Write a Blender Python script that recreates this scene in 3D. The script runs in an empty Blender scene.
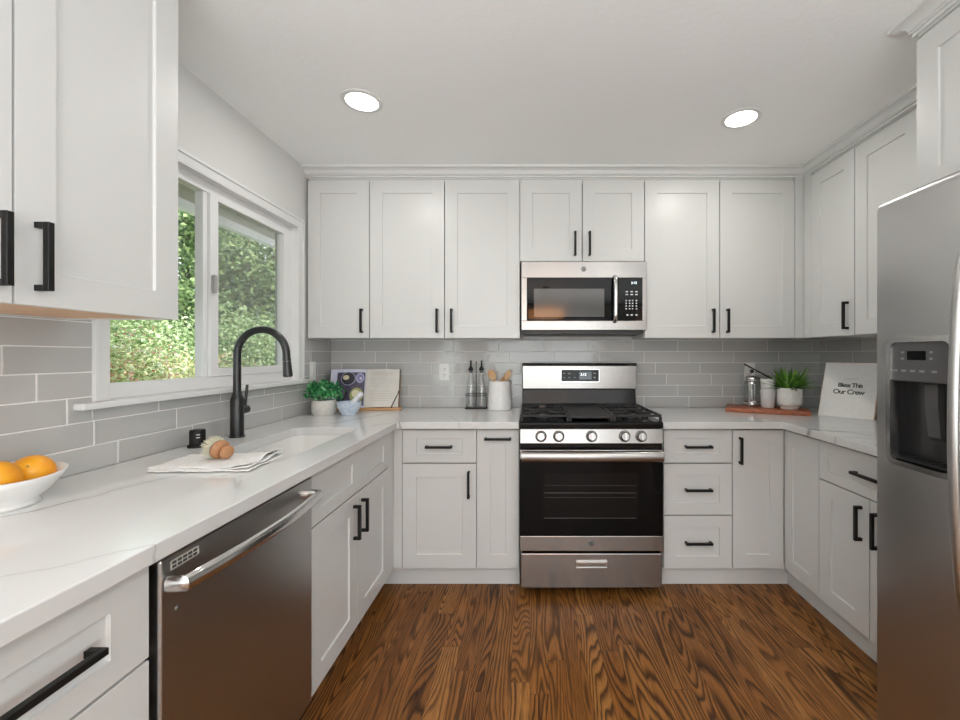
import bpy, bmesh, math, random
from mathutils import Vector, Matrix, noise

C = bpy.context.scene.collection
SC = bpy.context.scene
PI = math.pi
CY = -2.89                      # camera distance from the back wall
CH = 1.273                      # camera height
def YD(d): return CY + d        # y of a point d metres in front of the camera

# ------------------------------------------------------------------ camera
cam = bpy.data.objects.new('camera', bpy.data.cameras.new('camera'))
C.objects.link(cam)
cam.location = (0, CY, CH)
cam.rotation_euler = (PI / 2, 0, 0)
cam.data.sensor_width = 36
cam.data.sensor_fit = 'HORIZONTAL'
cam.data.lens = 420 / 960 * 36
cam.data.shift_x = -50 / 960
cam.data.shift_y = -5 / 960
cam.data.clip_start = 0.02
SC.camera = cam

# ------------------------------------------------------------------ view, world, lights
SC.view_settings.view_transform = 'Standard'
SC.view_settings.look = 'None'
SC.view_settings.gamma = 1
SC.view_settings.use_curve_mapping = False
SC.view_settings.exposure = 0.74
SC.cycles.use_denoising = True
SC.cycles.max_bounces = 10
SC.cycles.diffuse_bounces = 6
SC.cycles.glossy_bounces = 5
SC.cycles.transmission_bounces = 8
SC.cycles.transparent_max_bounces = 16
SC.cycles.caustics_reflective = False
SC.cycles.caustics_refractive = False
SC.cycles.sample_clamp_indirect = 6

W = bpy.data.worlds.new('sky'); SC.world = W
W.use_nodes = True
wn = W.node_tree.nodes; wl = W.node_tree.links
bg = wn['Background']
tc = wn.new('ShaderNodeTexCoord'); sx = wn.new('ShaderNodeSeparateXYZ'); rp = wn.new('ShaderNodeValToRGB')
wl.new(tc.outputs['Generated'], sx.inputs[0]); wl.new(sx.outputs['Z'], rp.inputs[0]); wl.new(rp.outputs[0], bg.inputs[0])
rp.color_ramp.elements[0].position = 0.0; rp.color_ramp.elements[0].color = (0.95, 0.97, 1.0, 1)
rp.color_ramp.elements[1].position = 0.7; rp.color_ramp.elements[1].color = (0.55, 0.72, 1.0, 1)
bg.inputs[1].default_value = 2.0

def lamp(name, kind, loc, energy, color=(1, 1, 1), rot=(0, 0, 0), **kw):
    l = bpy.data.lights.new(name, kind); l.energy = energy; l.color = color
    for k, v in kw.items(): setattr(l, k, v)
    o = bpy.data.objects.new(name, l); C.objects.link(o); o.location = loc; o.rotation_euler = rot
    return o
# sunshine on the garden side
lamp('sun', 'SUN', (0, 0, 6), 4.6, (1.0, 0.95, 0.86), (math.radians(20), math.radians(42), 0), angle=0.02)
# daylight entering through the glass doors and the rear window behind the camera
for dx, dw_, dp in ((-2.55, 1.7, 16), (0.35, 2.5, 19), (3.25, 1.7, 18)):
    lamp('rear_daylight', 'AREA', (dx, -7.35, 1.05), dp, (0.94, 0.97, 1.0), (PI / 2 + .02, 0, 0), shape='RECTANGLE', size=dw_, size_y=2.0)

lamp('side_fill', 'AREA', (4.95, -5.85, 1.35), 62, (0.94, 0.97, 1.0), (0, PI / 2, .35), shape='RECTANGLE', size=1.5, size_y=1.9)  # added fill lamp that brightens the left base cabinets
# added upward fill lamp behind the camera, brightening the ceiling and kitchen
lamp('ceiling_fill', 'AREA', (0.3, -4.75, 0.80), 158, (0.885, 0.95, 1.0), (PI + .04, 0, 0), shape='RECTANGLE', size=7.0, size_y=2.6)

# ------------------------------------------------------------------ materials
def mat(name, color=(0.8, 0.8, 0.8), rough=0.5, metal=0.0, spec=None, emit=None, estr=0.0, coat=0.0, trans=0.0, ior=None, alpha=None):
    m = bpy.data.materials.new(name); m.use_nodes = True
    b = m.node_tree.nodes['Principled BSDF']
    b.inputs['Base Color'].default_value = (*color, 1)
    b.inputs['Roughness'].default_value = rough
    b.inputs['Metallic'].default_value = metal
    if spec is not None: b.inputs['Specular IOR Level'].default_value = spec
    if emit: b.inputs['Emission Color'].default_value = (*emit, 1); b.inputs['Emission Strength'].default_value = estr
    if coat: b.inputs['Coat Weight'].default_value = coat; b.inputs['Coat Roughness'].default_value = 0.06
    if trans: b.inputs['Transmission Weight'].default_value = trans
    if ior: b.inputs['IOR'].default_value = ior
    return m
def N(m, t, **kw):
    n = m.node_tree.nodes.new(t)
    for k, v in kw.items():
        if k.startswith('_'): setattr(n, k[1:], v)
        else: n.inputs[k.replace('__', ' ')].default_value = v
    return n
def L(m, a, b): m.node_tree.links.new(a, b)
def B(m): return m.node_tree.nodes['Principled BSDF']
def math_n(m, op, a, b=None, c=None):
    n = m.node_tree.nodes.new('ShaderNodeMath'); n.operation = op
    for i, v in enumerate((a, b, c)):
        if v is None: continue
        if isinstance(v, (int, float)): n.inputs[i].default_value = v
        else: L(m, v, n.inputs[i])
    return n.outputs[0]
def ramp(m, fac, stops, interp='LINEAR'):
    n = m.node_tree.nodes.new('ShaderNodeValToRGB'); n.color_ramp.interpolation = interp
    els = n.color_ramp.elements
    while len(els) < len(stops): els.new(0.5)
    for e, (p, c) in zip(els, stops): e.position = p; e.color = (*c, 1) if len(c) == 3 else c
    L(m, fac, n.inputs[0]); return n.outputs[0]
def mix(m, fac, a, b, mode='MIX'):
    n = m.node_tree.nodes.new('ShaderNodeMix'); n.data_type = 'RGBA'; n.blend_type = mode
    for sock, v in ((n.inputs['Factor'], fac), (n.inputs['A'], a), (n.inputs['B'], b)):
        if isinstance(v, (int, float)): sock.default_value = v
        elif isinstance(v, tuple): sock.default_value = (*v, 1)
        else: L(m, v, sock)
    return n.outputs['Result']
def objco(m, scale=(1, 1, 1), kind='Object'):
    t = m.node_tree.nodes.new('ShaderNodeTexCoord'); mp = m.node_tree.nodes.new('ShaderNodeMapping')
    L(m, t.outputs[kind], mp.inputs[0]); mp.inputs['Scale'].default_value = scale
    return mp.outputs[0]
def noise_n(m, co, scale, detail=3.0, rough=0.5, dist=0.0):
    n = m.node_tree.nodes.new('ShaderNodeTexNoise')
    n.inputs['Scale'].default_value = scale; n.inputs['Detail'].default_value = detail
    n.inputs['Roughness'].default_value = rough; n.inputs['Distortion'].default_value = dist
    L(m, co, n.inputs['Vector']); return n
def bump(m, h, strength, dist=0.01):
    n = m.node_tree.nodes.new('ShaderNodeBump'); n.inputs['Strength'].default_value = strength; n.inputs['Distance'].default_value = dist
    L(m, h, n.inputs['Height']); L(m, n.outputs[0], B(m).inputs['Normal'])

M = {}
def paint(name, col, rough, bstr=0.0, bscale=60.0):
    m = mat(name, col, rough)
    co = objco(m)
    n = noise_n(m, co, 2.0, 2.0)
    L(m, mix(m, n.outputs['Fac'], tuple(c * 0.985 for c in col), tuple(min(1, c * 1.015) for c in col)), B(m).inputs['Base Color'])
    if bstr:
        n2 = noise_n(m, co, bscale, 3.0); bump(m, n2.outputs['Fac'], bstr, 0.004)
    M[name] = m; return m
paint('cabinet_paint', (0.648, 0.652, 0.642), 0.34)
paint('wall_paint', (0.68, 0.68, 0.668), 0.6, 0.12, 130)
paint('ceiling_paint', (0.925, 0.935, 0.932), 0.8, 0.2, 55)
paint('trim_paint', (0.74, 0.745, 0.74), 0.38)
paint('window_vinyl', (0.80, 0.80, 0.80), 0.4)
paint('rear_wall_paint', (0.36, 0.33, 0.30), 0.7)

# floor: stained oak strips along y
def floor_mat():
    m = mat('oak_floor', (0.2, 0.1, 0.05), 0.33, spec=.28)
    t = N(m, 'ShaderNodeTexCoord'); s = N(m, 'ShaderNodeSeparateXYZ'); L(m, t.outputs['Object'], s.inputs[0])
    X, Y = s.outputs['X'], s.outputs['Y']
    wid = 0.076
    xs = math_n(m, 'DIVIDE', X, wid)
    pid = math_n(m, 'FLOOR', xs); fx = math_n(m, 'FRACT', xs)
    wn1 = N(m, 'ShaderNodeTexWhiteNoise', _noise_dimensions='1D'); L(m, pid, wn1.inputs['W'])
    yo = math_n(m, 'ADD', math_n(m, 'DIVIDE', Y, 1.05), math_n(m, 'MULTIPLY', wn1.outputs['Value'], 7.3))
    yid = math_n(m, 'FLOOR', yo); fy = math_n(m, 'FRACT', yo)
    key = math_n(m, 'ADD', math_n(m, 'MULTIPLY', pid, 17.31), math_n(m, 'MULTIPLY', yid, 5.77))
    wn2 = N(m, 'ShaderNodeTexWhiteNoise', _noise_dimensions='1D'); L(m, key, wn2.inputs['W'])
    rnd = wn2.outputs['Value']
    sc = N(m, 'ShaderNodeSeparateColor'); L(m, wn2.outputs['Color'], sc.inputs[0])
    # grain field: contours of a smooth noise, long along the board
    cv = N(m, 'ShaderNodeCombineXYZ')
    L(m, math_n(m, 'MULTIPLY', X, 8.5), cv.inputs[0])
    L(m, math_n(m, 'MULTIPLY', Y, 0.85), cv.inputs[1])
    L(m, math_n(m, 'MULTIPLY', rnd, 90.0), cv.inputs[2])
    g = noise_n(m, cv.outputs[0], 1.0, 1.0, 0.4, 0.35)
    cv2 = N(m, 'ShaderNodeCombineXYZ')
    L(m, math_n(m, 'MULTIPLY', X, 60.0), cv2.inputs[0]); L(m, math_n(m, 'MULTIPLY', Y, 7.0), cv2.inputs[1]); L(m, rnd, cv2.inputs[2])
    w = noise_n(m, cv2.outputs[0], 1.0, 2.0)
    fld = math_n(m, 'ADD', math_n(m, 'MULTIPLY', g.outputs['Fac'], 27.0), math_n(m, 'MULTIPLY', w.outputs['Fac'], 0.55))
    ring = math_n(m, 'FRACT', fld)
    gl = ramp(m, ring, [(0.0, (0.0, 0, 0)), (0.16, (0.2, 0.2, 0.2)), (0.42, (0.85, 0.85, 0.85)), (0.78, (1, 1, 1)), (1.0, (0.0, 0, 0))])
    cv3 = N(m, 'ShaderNodeCombineXYZ')
    L(m, math_n(m, 'MULTIPLY', X, 420.0), cv3.inputs[0]); L(m, math_n(m, 'MULTIPLY', Y, 14.0), cv3.inputs[1]); L(m, rnd, cv3.inputs[2])
    p = noise_n(m, cv3.outputs[0], 1.0, 2.0)
    pores = ramp(m, p.outputs['Fac'], [(0.36, (0.35, 0.35, 0.35)), (0.58, (1, 1, 1))])
    light = ramp(m, rnd, [(0.0, (0.225, 0.082, 0.017)), (0.3, (0.350, 0.142, 0.034)), (0.6, (0.285, 0.110, 0.024)), (1.0, (0.43, 0.188, 0.050))])
    dark = mix(m, 1.0, light, (0.13, 0.10, 0.08), 'MULTIPLY')
    c1 = mix(m, gl, dark, light)
    # not every board shows strong figure
    c1b = mix(m, ramp(m, sc.outputs['Green'], [(0.0, (0.25,) * 3), (0.5, (0.0,) * 3)]), c1, light)
    c2 = mix(m, 0.6, c1b, mix(m, 1.0, c1b, pores, 'MULTIPLY'))
    ex = math_n(m, 'MINIMUM', fx, math_n(m, 'SUBTRACT', 1.0, fx)); ey = math_n(m, 'MINIMUM', fy, math_n(m, 'SUBTRACT', 1.0, fy))
    sx_ = math_n(m, 'LESS_THAN', ex, 0.012); sy_ = math_n(m, 'LESS_THAN', ey, 0.0008)
    seam = math_n(m, 'MAXIMUM', sx_, sy_)
    c3 = mix(m, math_n(m, 'MULTIPLY', seam, 0.75), c2, (0.05, 0.022, 0.008))
    L(m, c3, B(m).inputs['Base Color'])
    bump(m, math_n(m, 'SUBTRACT', p.outputs['Fac'], math_n(m, 'MULTIPLY', seam, 2.0)), 0.12, 0.001)
    rr = ramp(m, gl, [(0, (0.46,) * 3), (1, (0.34,) * 3)]); L(m, rr, B(m).inputs['Roughness'])
    M['floor'] = m
floor_mat()

def quartz_mat():
    m = mat('quartz', (0.8, 0.8, 0.79), 0.12)
    co = objco(m)
    d = noise_n(m, co, 3.2, 4.0, 0.6)
    ad = N(m, 'ShaderNodeVectorMath', _operation='MULTIPLY_ADD')
    sub = N(m, 'ShaderNodeVectorMath', _operation='SUBTRACT'); L(m, d.outputs['Color'], sub.inputs[0]); sub.inputs[1].default_value = (.5, .5, .5)
    L(m, sub.outputs[0], ad.inputs[0]); ad.inputs[1].default_value = (0.13, 0.13, 0.13); L(m, co, ad.inputs[2])
    s = N(m, 'ShaderNodeSeparateXYZ'); L(m, ad.outputs[0], s.inputs[0])
    th = noise_n(m, co, 9.0, 3.0)
    total = None
    for (x0, d0), (x1, d1), wd, st in VEINS:
        y0, y1 = YD(d0), YD(d1); l = math.hypot(x1 - x0, y1 - y0); ux, uy = (x1 - x0) / l, (y1 - y0) / l
        px = math_n(m, 'SUBTRACT', s.outputs['X'], x0); py = math_n(m, 'SUBTRACT', s.outputs['Y'], y0)
        t = math_n(m, 'ADD', math_n(m, 'MULTIPLY', px, ux), math_n(m, 'MULTIPLY', py, uy))
        n = math_n(m, 'ABSOLUTE', math_n(m, 'SUBTRACT', math_n(m, 'MULTIPLY', px, uy), math_n(m, 'MULTIPLY', py, ux)))
        over = math_n(m, 'MAXIMUM', math_n(m, 'MAXIMUM', math_n(m, 'MULTIPLY', t, -1.0), math_n(m, 'SUBTRACT', t, l)), 0.0)
        dist = math_n(m, 'ADD', n, math_n(m, 'MULTIPLY', over, .12))
        w_ = math_n(m, 'MULTIPLY', th.outputs['Fac'], wd * 2)
        core = math_n(m, 'SUBTRACT', 1.0, math_n(m, 'DIVIDE', dist, w_)); core = math_n(m, 'MAXIMUM', core, 0.0)
        halo = math_n(m, 'MAXIMUM', math_n(m, 'SUBTRACT', 1.0, math_n(m, 'DIVIDE', dist, wd * 7)), 0.0)
        v = math_n(m, 'MULTIPLY', math_n(m, 'ADD', core, math_n(m, 'MULTIPLY', halo, .14)), st)
        total = v if total is None else math_n(m, 'MAXIMUM', total, v)
    f = math_n(m, 'MINIMUM', total, 1.0)
    cl = noise_n(m, co, 2.2, 3.0)
    base = mix(m, cl.outputs['Fac'], (0.66, 0.662, 0.656), (0.71, 0.712, 0.706))
    L(m, mix(m, f, base, (0.20, 0.195, 0.19)), B(m).inputs['Base Color'])
    M['quartz'] = m
VEINS = [((-1.20, .80), (-1.13, 1.04), .006, .75), ((-1.13, 1.04), (-1.04, 1.26), .004, .55), ((-1.04, 1.26), (-.92, 1.33), .003, .3),
         ((-.95, .60), (-.70, .80), .0035, .32), ((-1.16, 2.23), (-.98, 2.24), .004, .55), ((-1.04, 2.22), (-.90, 2.55), .007, .65), ((-.90, 2.55), (-.70, 2.80), .004, .5),
         ((-.78, 2.15), (-.69, 2.26), .006, .6), ((-.46, 2.45), (-.36, 2.20), .003, .35),
         ((1.28, 2.42), (1.42, 2.20), .004, .45), ((1.33, 2.06), (1.45, 1.98), .016, .7), ((1.42, 2.0), (1.60, 1.72), .006, .6), ((1.34, 1.86), (1.45, 1.80), .006, .5), ((1.5, 2.1), (1.75, 2.05), .003, .35)]
quartz_mat()

def tile_mat():
    m = mat('grey_tile', (0.3, 0.29, 0.28), 0.09)
    g = N(m, 'ShaderNodeNewGeometry')
    co = objco(m)
    n = noise_n(m, co, 7.0, 3.0)
    c = mix(m, g.outputs['Random Per Island'], (0.43, 0.428, 0.418), (0.50, 0.497, 0.485))
    L(m, mix(m, math_n(m, 'MULTIPLY', n.outputs['Fac'], 0.35), c, (0.56, 0.555, 0.545)), B(m).inputs['Base Color'])
    n2 = noise_n(m, co, 11.0, 2.0); bump(m, n2.outputs['Fac'], 0.10, 0.02)
    M['tile'] = m
tile_mat()
M['grout'] = mat('grout', (0.78, 0.775, 0.76), 0.85)

def steel_mat(name, col, rough, sc, rot=.25):
    m = mat(name, col, rough, 1.0)
    B(m).inputs['Anisotropic'].default_value = .5; B(m).inputs['Anisotropic Rotation'].default_value = rot
    tg = N(m, 'ShaderNodeTangent', _direction_type='RADIAL', _axis='Z'); L(m, tg.outputs[0], B(m).inputs['Tangent'])
    co = objco(m, sc)
    n = noise_n(m, co, 1.0, 3.0)
    bump(m, n.outputs['Fac'], 0.012, 0.001)
    L(m, math_n(m, 'ADD', math_n(m, 'MULTIPLY', n.outputs['Fac'], 0.05), rough - 0.025), B(m).inputs['Roughness'])
    M[name] = m
steel_mat('steel', (0.345, 0.333, 0.322), 0.26, (6, 6, 900))
steel_mat('steel_vertical', (0.52, 0.515, 0.51), 0.34, (700, 700, 4), 0)
steel_mat('steel_dark', (0.46, 0.45, 0.44), 0.30, (6, 6, 900))
M['chrome'] = mat('chrome', (0.66, 0.65, 0.64), 0.2, 1.0)
M['nickel'] = mat('nickel', (0.50, 0.49, 0.48), 0.30, 1.0)
M['knob_metal'] = mat('knob_metal', (0.34, 0.33, 0.32), 0.30, 1.0)
M['vent_cream'] = mat('vent_cream', (0.52, 0.50, 0.45), 0.5)
M['black_metal'] = mat('black_metal', (0.007, 0.007, 0.007), 0.45, spec=.3)
M['faucet_black'] = mat('faucet_black', (0.012, 0.012, 0.0125), 0.34, spec=0.6)
M['cast_iron'] = mat('cast_iron', (0.016, 0.016, 0.017), 0.55)
M['black_enamel'] = mat('black_enamel', (0.006, 0.006, 0.0065), 0.12, spec=.25)
M['black_glass'] = mat('black_glass', (0.003, 0.003, 0.0035), 0.04, spec=.18)
M['oven_window'] = mat('oven_window', (0.006, 0.0055, 0.0055), 0.05, spec=.22)
M['microwave_screen'] = mat('microwave_screen', (0.075, 0.075, 0.072), 0.10)
M['black_plastic'] = mat('black_plastic', (0.02, 0.02, 0.021), 0.4)
M['grey_plastic'] = mat('grey_plastic', (0.10, 0.10, 0.103), 0.35)
M['dark_cavity'] = mat('dark_cavity', (0.03, 0.03, 0.031), 0.3)
M['mark_white'] = mat('mark_white', (0.75, 0.75, 0.75), 0.5)
M['mark_grey'] = mat('mark_grey', (0.30, 0.30, 0.30), 0.5)
M['display_lit'] = mat('display_lit', (0.02, 0.02, 0.02), 0.3, emit=(0.85, 0.95, 1.0), estr=1.6)
M['display_blue_sheen'] = mat('display_blue_sheen', (0.02, 0.03, 0.05), 0.08)  # bluish reflection on the range display painted into the base colour
M['rack_metal'] = mat('rack_metal', (0.10, 0.10, 0.10), 0.35, 0.3)
M['sink_white'] = mat('sink_white', (0.80, 0.80, 0.785), 0.22)
M['outlet_white'] = mat('outlet_white', (0.80, 0.80, 0.78), 0.35)
M['slot_dark'] = mat('slot_dark', (0.04, 0.04, 0.04), 0.6)
M['lens'] = mat('lens', (0.9, 0.9, 0.9), 0.5, emit=(1.0, 0.98, 0.94), estr=5.0)
M['ceramic_white'] = mat('ceramic_white', (0.80, 0.795, 0.78), 0.28)
M['orange_rind_a'] = None

def speckled(name, a, b, rough, scale):
    m = mat(name, a, rough); n = noise_n(m, objco(m), scale, 3.0)
    L(m, mix(m, ramp(m, n.outputs['Fac'], [(0.4, (0, 0, 0)), (0.62, (1, 1, 1))]), a, b), B(m).inputs['Base Color'])
    bump(m, n.outputs['Fac'], 0.15, 0.002); M[name] = m
speckled('pot_stone', (0.62, 0.60, 0.57), (0.74, 0.72, 0.69), 0.8, 90)
speckled('pot_cream', (0.70, 0.69, 0.66), (0.78, 0.77, 0.74), 0.45, 30)
speckled('blue_marble', (0.52, 0.62, 0.76), (0.66, 0.74, 0.84), 0.3, 60)
speckled('pestle_marble', (0.62, 0.62, 0.66), (0.82, 0.82, 0.85), 0.3, 40)
speckled('crock_glaze', (0.76, 0.755, 0.74), (0.80, 0.795, 0.78), 0.35, 40)
speckled('cup_ceramic', (0.70, 0.70, 0.70), (0.78, 0.78, 0.78), 0.5, 160)
speckled('orange_rind', (0.86, 0.34, 0.012), (0.93, 0.47, 0.03), 0.38, 9)
speckled('linen', (0.74, 0.735, 0.72), (0.82, 0.815, 0.80), 0.9, 150)
speckled('paper', (0.72, 0.69, 0.64), (0.76, 0.73, 0.68), 0.8, 20)
speckled('paper_blue', (0.66, 0.68, 0.82), (0.72, 0.73, 0.86), 0.6, 20)
speckled('canvas_white', (0.84, 0.83, 0.80), (0.87, 0.86, 0.83), 0.75, 60)
speckled('photo_dark', (0.05, 0.045, 0.085), (0.10, 0.075, 0.13), 0.35, 50)
speckled('lawn', (0.05, 0.13, 0.02), (0.12, 0.22, 0.04), 0.9, 12)
speckled('bark', (0.06, 0.04, 0.03), (0.13, 0.09, 0.06), 0.9, 20)
speckled('soffit_taupe', (0.40, 0.37, 0.32), (0.44, 0.41, 0.36), 0.8, 8)
speckled('lamp_shade_wood', (0.62, 0.30, 0.11), (0.72, 0.37, 0.15), 0.6, 14)
B(M['lamp_shade_wood']).inputs['Emission Color'].default_value = (1.0, .42, .14, 1); B(M['lamp_shade_wood']).inputs['Emission Strength'].default_value = 6.0   # lit from within
for nm, c in (('food_cream', (0.72, 0.66, 0.44)), ('food_violet', (0.24, 0.22, 0.50)), ('food_green', (0.30, 0.33, 0.12)), ('plate_dark', (0.025, 0.025, 0.04)), ('plate_pale', (0.42, 0.43, 0.62)), ('print_grey', (0.55, 0.53, 0.49)), ('letter_black', (0.03, 0.035, 0.03))):
    M[nm] = mat(nm, c, 0.5)

def wood(name, a, b, rough, axis=0, sc=30.0):
    m = mat(name, a, rough)
    s = [sc, sc, sc]; s[axis] = sc * 0.07
    n = noise_n(m, objco(m, tuple(s)), 1.0, 4.0, 0.55, 0.6)
    L(m, ramp(m, n.outputs['Fac'], [(0.3, a), (0.7, b)]), B(m).inputs['Base Color']); bump(m, n.outputs['Fac'], 0.06, 0.002)
    M[name] = m
wood('maple_ply', (0.66, 0.42, 0.25), (0.76, 0.52, 0.34), 0.55, 1, 25)
wood('board_wood', (0.22, 0.055, 0.022), (0.46, 0.14, 0.055), 0.4, 0, 45)
wood('spoon_wood', (0.50, 0.30, 0.14), (0.64, 0.42, 0.22), 0.55, 2, 60)
wood('brush_wood', (0.34, 0.16, 0.07), (0.48, 0.25, 0.12), 0.5, 2, 90)
wood('stand_wood', (0.42, 0.22, 0.09), (0.58, 0.33, 0.15), 0.5, 0, 60)
M['bristle'] = mat('bristle', (0.66, 0.64, 0.50), 0.8)

def glass_thin(name, tint=(1, 1, 1), refl=1.0, rough=0.0):
    m = bpy.data.materials.new(name); m.use_nodes = True; nt = m.node_tree
    for n in list(nt.nodes): nt.nodes.remove(n)
    o = nt.nodes.new('ShaderNodeOutputMaterial'); t = nt.nodes.new('ShaderNodeBsdfTransparent'); g = nt.nodes.new('ShaderNodeBsdfGlossy')
    f = nt.nodes.new('ShaderNodeLayerWeight'); f.inputs[0].default_value = 0.5
    pw = nt.nodes.new('ShaderNodeMath'); pw.operation = 'POWER'; pw.inputs[1].default_value = 5; nt.links.new(f.outputs['Facing'], pw.inputs[0])
    mu = nt.nodes.new('ShaderNodeMath'); mu.operation = 'MULTIPLY_ADD'; mu.inputs[1].default_value = .85; mu.inputs[2].default_value = .03 * refl; nt.links.new(pw.outputs[0], mu.inputs[0])
    x = nt.nodes.new('ShaderNodeMixShader'); t.inputs[0].default_value = (*tint, 1); g.inputs['Roughness'].default_value = rough
    nt.links.new(mu.outputs[0], x.inputs[0]); nt.links.new(t.outputs[0], x.inputs[1]); nt.links.new(g.outputs[0], x.inputs[2]); nt.links.new(x.outputs[0], o.inputs[0])
    M[name] = m
glass_thin('pane_glass', (0.96, 0.98, 0.97))
glass_thin('jar_glass', (0.93, 0.94, 0.94), 3.6, 0.03)
def screen_mat():
    m = bpy.data.materials.new('insect_screen'); m.use_nodes = True; nt = m.node_tree
    b = nt.nodes['Principled BSDF']; b.inputs['Base Color'].default_value = (0.36, 0.35, 0.34, 1); b.inputs['Roughness'].default_value = 0.8
    t = nt.nodes.new('ShaderNodeBsdfTransparent'); x = nt.nodes.new('ShaderNodeMixShader'); x.inputs[0].default_value = 0.30
    nt.links.new(t.outputs[0], x.inputs[1]); nt.links.new(b.outputs[0], x.inputs[2]); nt.links.new(x.outputs[0], nt.nodes['Material Output'].inputs[0])
    M['screen'] = m
screen_mat()
def leaf_mat(name, stops, rough=0.5, trans=0.25):
    m = mat(name, (0.1, 0.3, 0.05), rough)
    g = N(m, 'ShaderNodeNewGeometry')
    col = ramp(m, g.outputs['Random Per Island'], stops)
    L(m, col, B(m).inputs['Base Color'])
    tr = N(m, 'ShaderNodeBsdfTranslucent'); L(m, col, tr.inputs[0])
    x = N(m, 'ShaderNodeMixShader'); x.inputs[0].default_value = trans
    L(m, B(m).outputs[0], x.inputs[1]); L(m, tr.outputs[0], x.inputs[2]); L(m, x.outputs[0], m.node_tree.nodes['Material Output'].inputs[0])
    M[name] = m
leaf_mat('leaf_boxwood', [(0.0, (0.006, 0.10, 0.03)), (0.45, (0.02, 0.26, 0.07)), (0.75, (0.08, 0.44, 0.14)), (1.0, (0.34, 0.68, 0.36))], 0.4)
leaf_mat('leaf_spiky', [(0.0, (0.03, 0.13, 0.015)), (0.6, (0.12, 0.30, 0.035)), (1.0, (0.32, 0.52, 0.10))], 0.4)
leaf_mat('leaf_hedge', [(0.0, (0.20, 0.28, 0.07)), (0.30, (0.42, 0.48, 0.17)), (0.6, (0.72, 0.72, 0.38)), (0.80, (0.86, 0.84, 0.60)), (0.84, (0.54, 0.26, 0.16)), (1.0, (0.70, 0.42, 0.28))], 0.5)
leaf_mat('leaf_bright', [(0.0, (0.15, 0.25, 0.08)), (0.5, (0.36, 0.46, 0.19)), (1.0, (0.66, 0.72, 0.42))], 0.5)
leaf_mat('leaf_dark', [(0.0, (0.09, 0.16, 0.05)), (0.5, (0.20, 0.30, 0.10)), (1.0, (0.42, 0.50, 0.22))], 0.5)

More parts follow.
